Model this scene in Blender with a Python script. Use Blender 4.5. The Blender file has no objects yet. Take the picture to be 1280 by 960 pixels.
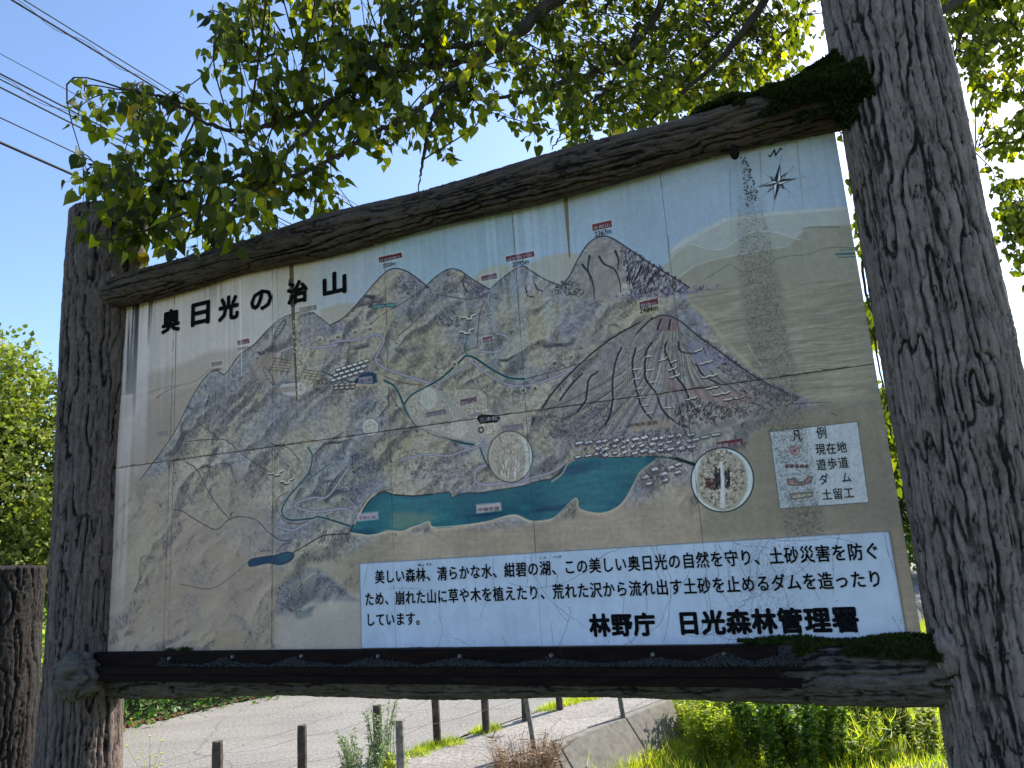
import bpy, bmesh, math, random
import numpy as np
from mathutils import Vector, Matrix, Euler
from mathutils import noise as mnoise

SC = bpy.context.scene
COL = SC.collection
rad = math.radians

# ------------------------------------------------------------------ camera
CAM_H = 1.6
F_PX = 931.0
RM = np.array([[9.97769855e-01, 6.67481564e-02, 0.0],
               [1.39856108e-02, -2.09060768e-01, -9.77802638e-01],
               [-6.52665234e-02, 9.75621996e-01, -2.09528046e-01]])
cam_data = bpy.data.cameras.new('camera')
cam_data.sensor_fit = 'HORIZONTAL'
cam_data.sensor_width = 36.0
cam_data.lens = F_PX / 1280.0 * 36.0
cam_data.clip_start = 0.05
cam_data.clip_end = 2000.0
cam = bpy.data.objects.new('camera', cam_data)
COL.objects.link(cam)
M4 = Matrix([list(RM[i]) + [0.0] for i in range(3)] + [[0, 0, 0, 1]])
M4.translation = Vector((0, 0, CAM_H))
cam.matrix_world = M4
SC.camera = cam

# ------------------------------------------------------------------ world, sun, exposure
SUN_AZ, SUN_EL = 47.0, 37.0          # degrees to the right of the view, above the horizon
world = bpy.data.worlds.new("World")
SC.world = world
world.use_nodes = True
wn = world.node_tree
wn.nodes.clear()
w_out = wn.nodes.new('ShaderNodeOutputWorld')
w_bg = wn.nodes.new('ShaderNodeBackground')
w_sky = wn.nodes.new('ShaderNodeTexSky')
w_sky.sky_type = 'NISHITA'
w_sky.sun_disc = False
w_sky.sun_elevation = rad(SUN_EL)
w_sky.sun_rotation = rad(SUN_AZ)
w_sky.altitude = 1300.0
w_sky.air_density = 1.0
w_sky.dust_density = 2.2
w_sky.ozone_density = 3.0
w_bg.inputs['Strength'].default_value = 0.13
wn.links.new(w_sky.outputs['Color'], w_bg.inputs['Color'])
wn.links.new(w_bg.outputs['Background'], w_out.inputs['Surface'])

sun_l = bpy.data.lights.new('sun', 'SUN')
sun_l.energy = 4.2
sun_l.angle = rad(0.53)
sun_l.color = (1.0, 0.95, 0.86)
sun = bpy.data.objects.new('sun', sun_l)
COL.objects.link(sun)
SDIR = Vector((math.sin(rad(SUN_AZ)) * math.cos(rad(SUN_EL)),
               math.cos(rad(SUN_AZ)) * math.cos(rad(SUN_EL)), math.sin(rad(SUN_EL))))
sun.rotation_euler = SDIR.to_track_quat('Z', 'Y').to_euler()
sun.location = SDIR * 40

SC.view_settings.view_transform = 'Standard'
SC.view_settings.look = 'None'
SC.view_settings.exposure = 1.3
SC.view_settings.gamma = 1.0
SC.view_settings.use_curve_mapping = False
SC.render.engine = 'CYCLES'
SC.cycles.max_bounces = 6
SC.cycles.transparent_max_bounces = 8

# ------------------------------------------------------------------ geometry of the place
# the board stands in a vertical plane 3 m off; U runs along it to the right, N points away from the viewer
BD = np.array([-0.92525604, 0.3793432, 0.0])      # towards the far (left) end
BN = np.array([0.3793432, 0.92525604, 0.0])
BOARD_D = 3.0
U0 = -3.67
V0 = CAM_H - 0.423
BW, BH = 3.89, 1.985


def wray(px, py):
    return RM @ np.array([px - 640.0, -(py - 480.0), -F_PX])


def board_pt(u, v, off=0.0):
    """point of the board plane, u metres from its far edge, v above its bottom, off metres towards the viewer"""
    p = -BD * (u + U0) + BN * (BOARD_D - off)
    return Vector((p[0], p[1], V0 + v))


def uv_of(px, py, D=BOARD_D):
    r = wray(px, py)
    q = r * D / (BN @ r)
    return (-(q @ BD) - U0, q[2] + CAM_H - V0)


def at_plane(px, py, D):
    r = wray(px, py)
    q = r * D / (BN @ r)
    return Vector((q[0], q[1], q[2] + CAM_H))


def at_depth(px, py, Y):
    r = wray(px, py)
    q = r * Y / r[1]
    return Vector((q[0], q[1], q[2] + CAM_H))


def at_height(px, py, z):
    r = wray(px, py)
    q = r * (z - CAM_H) / r[2]
    return Vector((q[0], q[1], z))


def tag(o, label=None, cat=None, group=None, kind=None):
    if label: o['label'] = label
    if cat: o['category'] = cat
    if group: o['group'] = group
    if kind: o['kind'] = kind
    return o


def empty(name, loc=(0, 0, 0)):
    o = bpy.data.objects.new(name, None)
    o.location = loc
    o.empty_display_size = 0.1
    COL.objects.link(o)
    return o


def link_mesh(name, me, mat=None, parent=None):
    """links a mesh given in world coordinates; a parent is an Empty without rotation"""
    o = bpy.data.objects.new(name, me)
    if mat is not None:
        me.materials.clear()
        me.materials.append(mat)
    COL.objects.link(o)
    if parent is not None:
        o.parent = parent
        root = parent
        off = Vector((0, 0, 0))
        while root is not None:
            off += root.location
            root = root.parent
        o.location = -off
    return o


def mesh_from(name, verts, faces, smooth=False):
    me = bpy.data.meshes.new(name)
    me.from_pydata([tuple(v) for v in verts], [], faces)
    if smooth:
        me.polygons.foreach_set('use_smooth', [True] * len(me.polygons))
    me.update()
    return me


def np_mesh(name, V, F, smooth=False, uv=None):
    """V (n,3) array, F (m,k) array of equal sized faces"""
    me = bpy.data.meshes.new(name)
    V = np.ascontiguousarray(V, dtype=np.float32)
    F = np.ascontiguousarray(F, dtype=np.int32)
    k = F.shape[1]
    me.vertices.add(len(V))
    me.vertices.foreach_set('co', V.ravel())
    me.loops.add(F.size)
    me.loops.foreach_set('vertex_index', F.ravel())
    me.polygons.add(len(F))
    me.polygons.foreach_set('loop_start', np.arange(0, F.size, k, dtype=np.int32))
    if smooth:
        me.polygons.foreach_set('use_smooth', np.ones(len(F), dtype=bool))
    me.update(calc_edges=True)
    return me


# ------------------------------------------------------------------ numpy noise
RNG = np.random.default_rng(11)


def vnoise(h, w, cy, cx, rng=None):
    """smooth value noise of h*w samples with cy*cx cells"""
    rng = rng or RNG
    g = rng.random((int(cy) + 3, int(cx) + 3)).astype(np.float32)
    y = np.linspace(0, cy, h, endpoint=False, dtype=np.float32)
    x = np.linspace(0, cx, w, endpoint=False, dtype=np.float32)
    yi = y.astype(int); xi = x.astype(int)
    fy = y - yi; fx = x - xi
    fy = fy * fy * (3 - 2 * fy); fx = fx * fx * (3 - 2 * fx)
    rows = g[yi] * (1 - fy)[:, None] + g[yi + 1] * fy[:, None]
    return rows[:, xi] * (1 - fx) + rows[:, xi + 1] * fx


def fbm(h, w, cy, cx, octv=4, rng=None, gain=0.5):
    s = np.zeros((h, w), np.float32); a = 1.0; t = 0.0
    for _ in range(octv):
        s += a * vnoise(h, w, cy, cx, rng); t += a
        a *= gain; cy *= 2; cx *= 2
    return s / t
# ------------------------------------------------------------------ the painted picture map (flat print on the board)
CW = 2600
PS = CW / BW
CH = int(BH * PS)
prng = np.random.default_rng(5)
CV = np.zeros((CH, CW, 3), np.float32)


def P(pts):
    return np.array([[uv_of(x, y)[0] * PS, uv_of(x, y)[1] * PS] for x, y in pts])


def lscale(x, y):
    a = np.array(uv_of(x, y)); b = np.array(uv_of(x, y + 4.0))
    return float(np.linalg.norm(a - b) / 4.0 * PS)


def crom(pts, n=6):
    p = [np.array(q, float) for q in pts]
    if len(p) < 3: return [tuple(q) for q in p]
    p = [2 * p[0] - p[1]] + p + [2 * p[-1] - p[-2]]
    out = []
    for i in range(1, len(p) - 2):
        for k in range(n):
            t = k / n
            out.append(tuple(0.5 * ((2 * p[i]) + (-p[i - 1] + p[i + 1]) * t + (2 * p[i - 1] - 5 * p[i] + 4 * p[i + 1] - p[i + 2]) * t * t
                             + (-p[i - 1] + 3 * p[i] - 3 * p[i + 1] + p[i + 2]) * t ** 3)))
    out.append(tuple(p[-2]))
    return out


def blur(m, r):
    r = int(r)
    if r < 1: return m
    for ax in (0, 1):
        for _ in range(2):
            pad = [(0, 0), (0, 0)]; pad[ax] = (r + 1, r)
            c = np.cumsum(np.pad(m, pad, mode='edge'), axis=ax, dtype=np.float64)
            n = m.shape[ax]
            if ax == 0: m = ((c[2 * r + 1:2 * r + 1 + n] - c[:n]) / (2 * r + 1)).astype(np.float32)
            else: m = ((c[:, 2 * r + 1:2 * r + 1 + n] - c[:, :n]) / (2 * r + 1)).astype(np.float32)
    return m


def pmask(pts, feather=0, smooth=False):
    """(slice, mask) of a polygon given in photo coordinates on the board plane"""
    if smooth: pts = crom(list(pts) + [pts[0]])
    q = P(pts)
    pad = 3 + 3 * feather
    x0 = max(0, int(q[:, 0].min()) - pad); x1 = min(CW, int(q[:, 0].max()) + pad + 1)
    y0 = max(0, int(q[:, 1].min()) - pad); y1 = min(CH, int(q[:, 1].max()) + pad + 1)
    if x1 <= x0 or y1 <= y0: return None, None
    ys = np.arange(y0, y1, dtype=np.float32) + 0.5
    xs = np.arange(x0, x1, dtype=np.float32) + 0.5
    m = np.zeros((y1 - y0, x1 - x0), bool)
    n = len(q)
    for i in range(n):
        ax, ay = q[i]; bx, by = q[(i + 1) % n]
        if ay == by: continue
        lo, hi = min(ay, by), max(ay, by)
        r0 = max(0, int(np.searchsorted(ys, lo, 'right'))); r1 = int(np.searchsorted(ys, hi, 'right'))
        if r1 <= r0: continue
        xc = ax + (ys[r0:r1] - ay) * (bx - ax) / (by - ay)
        m[r0:r1] ^= xs[None, :] > xc[:, None]
    m = m.astype(np.float32)
    m = blur(m, max(1, feather)) if feather else m
    return (slice(y0, y1), slice(x0, x1)), m


def C(c): return np.array(c, np.float32) / 255.0


def lay(sl, m, col):
    """blend colour (rgb or an image of the whole canvas) with a mask"""
    if sl is None: return
    c = col[sl] if isinstance(col, np.ndarray) and col.ndim == 3 else C(col)
    CV[sl] = CV[sl] * (1 - m[..., None]) + c * m[..., None]


def poly(pts, col, a=1.0, feather=1, smooth=False, tex=None):
    sl, m = pmask(pts, feather, smooth)
    if sl is None: return
    if tex is not None: m = m * tex[sl]
    lay(sl, m * a, col)


def seg(ax, ay, bx, by, w, col, a=1.0):
    """one soft segment in canvas units"""
    r = w / 2 + 1.5
    x0 = max(0, int(min(ax, bx) - r)); x1 = min(CW, int(max(ax, bx) + r) + 2)
    y0 = max(0, int(min(ay, by) - r)); y1 = min(CH, int(max(ay, by) + r) + 2)
    if x1 <= x0 or y1 <= y0: return
    ys = (np.arange(y0, y1, dtype=np.float32) + 0.5)[:, None]; xs = (np.arange(x0, x1, dtype=np.float32) + 0.5)[None, :]
    dx, dy = bx - ax, by - ay
    L = dx * dx + dy * dy + 1e-6
    t = np.clip(((xs - ax) * dx + (ys - ay) * dy) / L, 0, 1)
    d = np.sqrt((xs - ax - t * dx) ** 2 + (ys - ay - t * dy) ** 2)
    m = np.clip(w / 2 + 0.6 - d, 0, 1) * a
    sl = (slice(y0, y1), slice(x0, x1))
    CV[sl] = CV[sl] * (1 - m[..., None]) + C(col) * m[..., None]


def stroke(pts, w, col, a=1.0, smooth=True, dash=None, taper=False, jit=0.0):
    """w in photo pixels; dash = (on, off) in photo pixels"""
    if smooth and len(pts) > 2: pts = crom(pts)
    s = lscale(*pts[len(pts) // 2])
    q = P(pts)
    if jit: q = q + prng.normal(0, jit * s, q.shape)
    if dash is None and a >= 0.999 and not taper:
        for i in range(len(q) - 1):
            seg(*q[i], *q[i + 1], w * s, col, a)
        return
    # resample so that soft strokes do not overlap themselves
    d = np.r_[0, np.cumsum(np.linalg.norm(np.diff(q, axis=0), axis=1))]
    if dash is None:
        x0 = max(0, int(q[:, 0].min() - w * s - 2)); x1 = min(CW, int(q[:, 0].max() + w * s + 3))
        y0 = max(0, int(q[:, 1].min() - w * s - 2)); y1 = min(CH, int(q[:, 1].max() + w * s + 3))
        if x1 <= x0 or y1 <= y0: return
        M = np.zeros((y1 - y0, x1 - x0), np.float32)
        n = len(q) - 1
        for i in range(n):
            ww = w * s * (1 - (i / max(1, n)) * 0.75 if taper else 1)
            r = ww / 2 + 2
            ax, ay = q[i] - (x0, y0); bx, by = q[i + 1] - (x0, y0)
            u0 = max(0, int(min(ax, bx) - r)); u1 = int(max(ax, bx) + r) + 2
            v0 = max(0, int(min(ay, by) - r)); v1 = int(max(ay, by) + r) + 2
            sub = M[v0:v1, u0:u1]
            if sub.size == 0: continue
            ys = (np.arange(v0, v0 + sub.shape[0]) + 0.5)[:, None]; xs = (np.arange(u0, u0 + sub.shape[1]) + 0.5)[None, :]
            dx, dy = bx - ax, by - ay
            t = np.clip(((xs - ax) * dx + (ys - ay) * dy) / (dx * dx + dy * dy + 1e-6), 0, 1)
            dd = np.sqrt((xs - ax - t * dx) ** 2 + (ys - ay - t * dy) ** 2)
            np.maximum(sub, np.clip(ww / 2 + 0.6 - dd, 0, 1), out=sub)
        sl = (slice(y0, y1), slice(x0, x1))
        CV[sl] = CV[sl] * (1 - a * M[..., None]) + C(col) * (a * M[..., None])
    else:
        on, off = dash[0] * s, dash[1] * s
        t = 0.0
        while t < d[-1]:
            e = min(t + on, d[-1])
            ax = np.interp(t, d, q[:, 0]); ay = np.interp(t, d, q[:, 1])
            bx = np.interp(e, d, q[:, 0]); by = np.interp(e, d, q[:, 1])
            seg(ax, ay, bx, by, w * s, col, a)
            t += on + off


def ell(cx, cy, rx, ry, n=28):
    return [(cx + rx * math.cos(i * 2 * math.pi / n), cy + ry * math.sin(i * 2 * math.pi / n)) for i in range(n)]


def inpoly(x, y, pts):
    c = False; n = len(pts)
    for i in range(n):
        x1, y1 = pts[i]; x2, y2 = pts[(i + 1) % n]
        if (y1 > y) != (y2 > y) and x < (x2 - x1) * (y - y1) / (y2 - y1) + x1: c = not c
    return c


def marks(pts, n, cols, length=(1.5, 4), w=(0.5, 1.1), ang=(0, 3.14), a=(0.4, 0.9)):
    """many short pen marks inside a polygon of the picture"""
    xs = [p[0] for p in pts]; ys = [p[1] for p in pts]
    k = 0; tries = 0
    while k < n and tries < n * 6:
        tries += 1
        x = prng.uniform(min(xs), max(xs)); y = prng.uniform(min(ys), max(ys))
        if not inpoly(x, y, pts): continue
        k += 1
        L = prng.uniform(*length); th = prng.uniform(*ang)
        q = P([(x, y), (x + L * math.cos(th), y - L * math.sin(th))])
        s = lscale(x, y)
        seg(*q[0], *q[1], prng.uniform(*w) * s, cols[prng.integers(len(cols))], prng.uniform(*a))


def contour(pts, n, col=(60, 58, 62), L=14, w=0.8, a=0.5, ang=(0.2, 1.2)):
    """longer curved pen lines that shape a slope"""
    xs = [p[0] for p in pts]; ys = [p[1] for p in pts]
    k = 0; tries = 0
    while k < n and tries < n * 6:
        tries += 1
        x = prng.uniform(min(xs), max(xs)); y = prng.uniform(min(ys), max(ys))
        if not inpoly(x, y, pts): continue
        k += 1
        th = prng.uniform(*ang); l = L * prng.uniform(0.5, 1.4); pp = [(x, y)]
        for j in range(4):
            x += l / 4 * math.cos(th); y -= l / 4 * math.sin(th); th += prng.normal(0, 0.25); pp.append((x, y))
        stroke(pp, w * prng.uniform(0.6, 1.3), col, a * prng.uniform(0.5, 1.0), taper=True)


def ridge(x, y, h, w, light=(186, 176, 138), shade=(116, 112, 122), n=70, k=0.5):
    """one painted hill: light slope, hatched shade slope, ink along the crest"""
    jl = prng.uniform(0.8, 1.2); jr = prng.uniform(0.7, 1.1)
    left = crom([(x, y), (x - w * 0.35 * jl, y + h * 0.42), (x - w * jl, y + h)], 5)
    right = crom([(x, y), (x + w * 0.3 * jr, y + h * 0.3), (x + w * 0.65 * jr, y + h * 0.75), (x + w * jr, y + h)], 5)
    mid = crom([(x, y), (x + w * 0.04, y + h * 0.5), (x - w * 0.15, y + h)], 5)
    poly(left + mid[::-1], light, k, 3)
    sh = mid + right[::-1]
    poly(sh, shade, k * 1.05, 2)
    dk_ = [(66, 62, 76), (92, 88, 106), (58, 56, 60), (112, 112, 128)]
    marks(sh, n, dk_, (1.2, 3.6), (0.5, 0.95), (-1.2, -0.4), (0.35, 0.85))
    marks(left + mid[::-1], n // 4, [(150, 138, 100), (206, 196, 160), (120, 112, 96)], (1.5, 4), (0.5, 0.9), (0.6, 1.3), (0.3, 0.6))
    stroke(left[::-1] + right[1:int(len(right) * 0.7)], 0.9, (60, 56, 60), 0.7, smooth=False, jit=0.25)
    for q in range(3):
        f = prng.uniform(0.15, 0.6); a_ = mid[int(f * len(mid))]
        stroke([a_, (a_[0] + w * 0.12, a_[1] + h * 0.15), (a_[0] + w * 0.2, a_[1] + h * 0.35)], 0.8, (72, 68, 76), 0.6, taper=True)


def paint_board():
    global CV
    H, W = CH, CW
    U = np.linspace(0, BW, W, dtype=np.float32)[None, :]
    V = np.linspace(0, BH, H, dtype=np.float32)[:, None]
    wash = fbm(H, W, 7, 14, 5, prng)
    wash2 = fbm(H, W, 16, 30, 4, prng)
    fine = fbm(H, W, 160, 330, 3, prng)
    drip = fbm(H, W, 3, 240, 3, prng)
    brush = fbm(H, W, 260, 60, 3, prng)

    def ramp(t, a, b): return np.clip((t - a) / (b - a), 0, 1)

    # sky: cream at the far end, blue towards the near end
    beige, blue = C((196, 191, 181)), C((150, 178, 197))
    t = ramp(U + 0.25 * (V - 1.5) + 0.3 * (wash - 0.5), 1.0, 2.1)[..., None]
    CV = (beige * (1 - t) + blue * t) * np.ones((H, W, 1), np.float32)
    CV += (drip[..., None] - 0.5) * C((26, 22, 18)) * 0.7
    lowc = C((176, 163, 138))
    t = ramp(1.75 + 0.22 * (wash - 0.5) * 2 - V, 0.12, 0.55)[..., None] * ramp(1.35 - U, 0.0, 0.5)[..., None] * 0.8
    CV = CV * (1 - t) + C((184, 172, 154)) * t

    # far ridges
    poly([(835, 318), (852, 300), (880, 286), (905, 273), (960, 266), (1062, 258), (1090, 400), (835, 400)], (170, 175, 160), 0.85, 5)
    poly([(835, 318), (852, 300), (880, 286), (905, 273), (960, 266), (1062, 258), (1064, 262), (962, 270), (908, 277), (884, 290), (856, 306)], (196, 202, 196), 0.5, 1)
    poly([(822, 340), (845, 318), (862, 305), (900, 312), (935, 292), (965, 290), (1000, 300), (1010, 286), (1062, 280), (1095, 460), (822, 460)], (158, 161, 142), 0.95, 2, tex=0.75 + 0.25 * wash2)
    poly([(845, 352), (870, 332), (905, 322), (985, 308), (1010, 284), (1062, 282), (1095, 470), (860, 470)], (149, 148, 124), 0.95, 1)
    stroke([(862, 305), (900, 312), (935, 292), (965, 290), (1000, 300)], 1.2, (196, 206, 205), 0.6)
    stroke([(850, 345), (870, 332), (905, 322), (985, 308)], 1.0, (190, 200, 190), 0.5)
    stroke([(1003, 287), (1015, 284), (1050, 284)], 1.0, (80, 84, 78), 0.7)
    stroke([(880, 350), (900, 338), (912, 331), (930, 340), (960, 332), (975, 322), (1010, 318), (1035, 310), (1068, 310)], 0.9, (90, 96, 92), 0.7)
    stroke([(1045, 318), (1068, 317)], 2.4, (40, 92, 110), 0.8)
    stroke([(1048, 322), (1069, 321)], 1.2, (40, 92, 110), 0.7)
    stroke([(1050, 313), (1066, 312)], 1.2, (40, 92, 110), 0.6)
    for pts in ([(590, 350), (603, 338), (622, 331), (645, 333), (660, 345), (640, 372)], [(650, 338), (675, 324), (700, 317), (722, 318), (735, 340), (715, 362), (690, 362)],
                [(400, 388), (425, 380), (445, 383), (430, 410), (405, 412)]):
        poly(pts, (172, 165, 140), 0.8, 3, True)
    # ridges at the far end
    poly([(150, 480), (185, 468), (230, 455), (262, 440), (300, 436), (330, 440), (330, 600), (150, 620)], (171, 159, 141), 0.75, 9)
    poly([(152, 545), (180, 505), (205, 493), (250, 480), (262, 470), (300, 520), (290, 600), (150, 640)], (158, 143, 122), 0.55, 6)
    stroke([(165, 500), (200, 486), (240, 478), (262, 462)], 2.2, (140, 124, 106), 0.4)
    stroke([(196, 497), (210, 488), (225, 482)], 2.0, (112, 98, 88), 0.6, taper=True)

    # the painted land
    land = [(140, 650), (170, 606), (215, 545), (238, 500), (256, 472), (270, 463), (281, 468), (298, 445), (318, 430), (335, 412), (356, 396),
            (385, 388), (400, 396), (412, 407), (430, 397), (450, 376), (470, 352), (488, 337), (505, 338), (520, 347), (532, 358), (545, 346),
            (560, 337), (574, 338), (590, 349), (612, 362), (632, 345), (652, 333), (664, 339), (682, 350), (700, 357), (712, 345), (722, 325),
            (735, 305), (750, 296), (765, 298), (790, 314), (815, 331), (840, 346), (856, 354), (900, 360), (960, 360), (1085, 350), (1160, 830), (120, 830)]
    g1, g2, g3 = C((139, 138, 142)), C((164, 155, 130)), C((136, 142, 150))
    tt = ramp(wash + 0.10 * ramp(1.15 - U, 0.0, 0.6) + 0.06 * ramp(0.9 - V, 0, 0.4), 0.44, 0.62)[..., None]; t2 = ramp(wash2, 0.5, 0.75)[..., None]
    L = g1 * (1 - tt) + g2 * tt
    L = L * (1 - 0.5 * t2) + g3 * 0.5 * t2
    L = L + (fine[..., None] - 0.5) * 0.22 + (brush[..., None] - 0.5) * 0.10
    sl, m = pmask(land, 1)
    lay(sl, m, L)
    # tan ground along the bottom
    low = [(140, 600), (230, 640), (330, 715), (420, 700), (470, 672), (560, 662), (660, 655), (720, 640), (800, 630), (870, 600), (960, 525), (1050, 505),
           (1100, 500), (1160, 830), (120, 830)]
    T = C((168, 150, 122)) + (wash[..., None] - 0.5) * 0.18 + (brush[..., None] - 0.5) * 0.05 + (drip[..., None] - 0.5) * 0.04 + (wash2[..., None] - 0.5) * 0.06
    sl, m = pmask(low, 12)
    lay(sl, m * 0.92, T)
    # plain behind the big mountain: long horizontal strokes
    plain = [(855, 356), (900, 358), (1082, 348), (1100, 505), (1040, 512), (990, 492), (940, 462), (905, 432), (880, 400), (862, 378)]
    T2 = C((150, 146, 121)) + (brush[..., None] - 0.5) * 0.16 + (wash2[..., None] - 0.5) * 0.05
    sl, m = pmask(plain, 3); lay(sl, m, T2)
    for i in range(46):
        y = prng.uniform(360, 490); x = prng.uniform(860 + max(0, (y - 390)) * 1.1, 1030)
        l = prng.uniform(20, 90)
        if x + l > 1082: l = 1082 - x
        stroke([(x, y), (x + l / 2, y + prng.uniform(-2, 1)), (x + l, y - 0.045 * l + prng.uniform(-3, 2))], prng.uniform(0.5, 1.2),
               [(92, 94, 80), (170, 172, 150), (110, 108, 88)][i % 3], prng.uniform(0.25, 0.6), taper=True)
    stroke([(858, 378), (880, 392), (905, 425), (935, 455), (960, 478)], 5, (176, 168, 128), 0.5)
    stroke([(935, 430), (945, 447), (957, 464)], 1.0, (200, 200, 180), 0.7)
    # grey ground beyond the near panel
    poly([(950, 512), (1000, 506), (1100, 500), (1128, 660), (870, 672), (905, 560)], (124, 122, 104), 0.55, 8)
    # bottom far tiles: brown washes
    poly([(150, 600), (335, 575), (339, 812), (135, 815)], (166, 148, 122), 0.55, 8, tex=0.5 + 0.6 * wash2)
    poly([(345, 745), (455, 740), (452, 812), (341, 812)], (176, 168, 152), 0.9, 5)
    poly([(135, 640), (165, 600), (190, 700), (150, 815), (133, 815)], (176, 168, 150), 0.5, 8)

    # slopes catching light paint / shade paint
    yel = (172, 160, 108); pale = (188, 180, 150); vio = (114, 110, 126); dk = (54, 51, 60)
    for pts in ([(470, 560), (480, 549), (495, 545), (520, 548), (500, 575), (480, 585), (468, 582)], [(440, 600), (470, 585), (490, 575), (478, 590), (450, 606)],
                [(395, 620), (420, 596), (445, 575), (470, 560), (450, 592), (420, 618), (405, 632)], [(440, 560), (470, 540), (505, 512), (520, 560), (480, 590)],
                [(465, 470), (500, 452), (540, 432), (530, 458), (500, 476), (470, 482)], [(425, 480), (470, 482), (440, 500)],
                [(545, 400), (600, 385), (580, 405), (520, 430), (480, 470), (470, 460)], [(640, 430), (680, 385), (720, 380), (700, 400), (670, 440)],
                [(720, 420), (760, 385), (810, 370), (850, 380), (800, 400), (750, 440), (715, 470)], [(215, 590), (250, 580), (300, 600), (310, 640), (270, 650)],
                [(165, 690), (200, 640), (215, 640), (190, 720), (160, 760)], [(300, 480), (330, 440), (345, 430), (330, 500), (310, 520)]):
        poly(pts, yel, 0.38, 7, True, tex=0.5 + 0.6 * wash2)
    # big brown-yellow lump low on the second tile, grey mountain beside the text plate
    poly([(235, 808), (245, 795), (262, 790), (290, 788), (305, 796), (325, 808)], (160, 146, 92), 0.8, 3, True)
    poly([(340, 765), (352, 735), (372, 715), (395, 710), (415, 722), (440, 745), (452, 752), (410, 752), (380, 760), (350, 768)], (132, 130, 136), 0.8, 4, True)
    poly([(365, 765), (378, 735), (392, 718), (398, 728), (390, 770), (372, 775)], (124, 130, 126), 0.8, 3)
    stroke([(370, 735), (385, 722), (395, 716)], 1.5, (196, 176, 130), 0.7)
    marks([(398, 714), (418, 728), (440, 748), (410, 740), (395, 728)], 240, [dk, vio, (84, 84, 104)], (1, 3), (0.5, 0.9))
    marks([(345, 735), (358, 728), (372, 750), (376, 768), (345, 755)], 220, [dk, vio, (84, 84, 104)], (1, 3), (0.5, 0.9))
    # left bottom ridges: broad violet hatched shadows and pale slopes
    for pts, n in (([(232, 700), (245, 712), (258, 728), (240, 732), (228, 712)], 200), ([(222, 738), (240, 742), (256, 776), (235, 770)], 160),
                   ([(288, 765), (300, 768), (322, 796), (300, 785)], 220), ([(215, 575), (232, 600), (246, 625), (235, 625), (218, 600)], 240),
                   ([(180, 615), (210, 620), (212, 660), (195, 640)], 120), ([(345, 565), (362, 572), (368, 590), (350, 585)], 160)):
        poly(pts, (112, 108, 122), 0.18, 8)
        marks(pts, n // 2, [dk, (78, 80, 96), vio, (120, 128, 140)], (1.2, 3.5), (0.5, 0.9), (-1.1, -0.6))
    for pts in ([(247, 770), (262, 752), (280, 738), (268, 762), (256, 776)], [(170, 805), (195, 770), (225, 745), (200, 785), (180, 808)],
                [(305, 770), (322, 745), (338, 730), (330, 775), (318, 800)], [(160, 690), (195, 645), (180, 690), (165, 730)]):
        poly(pts, (190, 176, 138), 0.55, 4)
    contour([(215, 690), (335, 600), (335, 760), (215, 780)], 60, (118, 112, 124), 12, 1.3, 0.4, (-1.2, 1.2))
    contour([(150, 640), (205, 620), (205, 780), (145, 790)], 34, (150, 132, 104), 26, 3.0, 0.35, (0.6, 1.2))
    contour([(150, 640), (205, 620), (205, 780), (145, 790)], 20, (196, 184, 156), 26, 3.0, 0.35, (0.6, 1.2))

    # hills: light falls on one side of every fold, the other side is hatched
    def relief(cy, cx, sh, seed_):
        rg = np.random.default_rng(seed_)
        wy = (fbm(H, W, 9, 18, 3, rg) - 0.5) * 90; wx = (fbm(H, W, 9, 18, 3, rg) - 0.5) * 150
        base_ = fbm(H, W, cy, cx, 3, rg, 0.45)
        Y_, X_ = np.mgrid[0:H, 0:W].astype(np.float32)
        yi = np.clip(Y_ + wy + 0.0 * X_, 0, H - 1).astype(int); xi = np.clip(X_ + wx - sh * (Y_ - H / 2), 0, W - 1).astype(int)
        h_ = 1 - np.abs(base_[yi, xi] - 0.5) * 3.4
        h_ = blur(h_.astype(np.float32), 3)
        gx = np.gradient(h_, axis=1) * 60; gy = np.gradient(h_, axis=0) * 60
        return h_, gx * 0.8 - gy * 0.45
    poly([(120, 600), (230, 590), (345, 640), (345, 830), (120, 830)], (160, 144, 120), 0.5, 24)
    hgt, lit = relief(5.5, 10, 0.75, 31)
    _, lit2 = relief(15, 26, 0.8, 32)
    li = (lit * 1.5 + 0.5 * lit2) * (0.55 + 0.9 * ramp(wash2, 0.38, 0.6))
    sl, m = pmask(land, 2)
    lm = np.zeros((H, W), np.float32); lm[sl] = m
    for q in (([(840, 350), (1100, 340), (1110, 520), (990, 500), (900, 440)], 6), ([(445, 700), (440, 672), (560, 662), (720, 642), (790, 610), (870, 640), (960, 520), (1160, 500), (1160, 830), (340, 830), (345, 770), (455, 760)], 14),
              ([(500, 500), (560, 480), (610, 490), (625, 550), (540, 545)], 4)):
        s2, m2 = pmask(*q); lm[s2] *= 1 - m2
    s2, m2 = pmask([(100, 590), (240, 590), (350, 600), (345, 850), (100, 850)], 30); lm[s2] *= 1 - 0.40 * m2
    lm *= 0.45 + 0.85 * ramp(wash, 0.36, 0.62)
    up = np.clip(li, 0, 1.2) * lm; dn = np.clip(-li, 0, 1.2) * lm
    f0 = (0.75 + 0.5 * (fine - 0.5))
    CV = CV * (1 - (0.48 * up * f0)[..., None]) + C((192, 185, 160)) * (0.48 * up * f0)[..., None]
    CV = CV * (1 - (0.62 * dn * f0)[..., None]) + C((96, 92, 92)) * (0.62 * dn * f0)[..., None]
    # ink along the folds, broken
    ikm = np.clip((hgt - 0.955) / 0.03, 0, 1) * np.clip((wash2 - 0.42) / 0.1, 0, 1) * lm
    CV = CV * (1 - 0.75 * ikm[..., None]) + C((62, 58, 62)) * 0.75 * ikm[..., None]
    # hatching follows the shaded sides
    nb = 0
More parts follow.
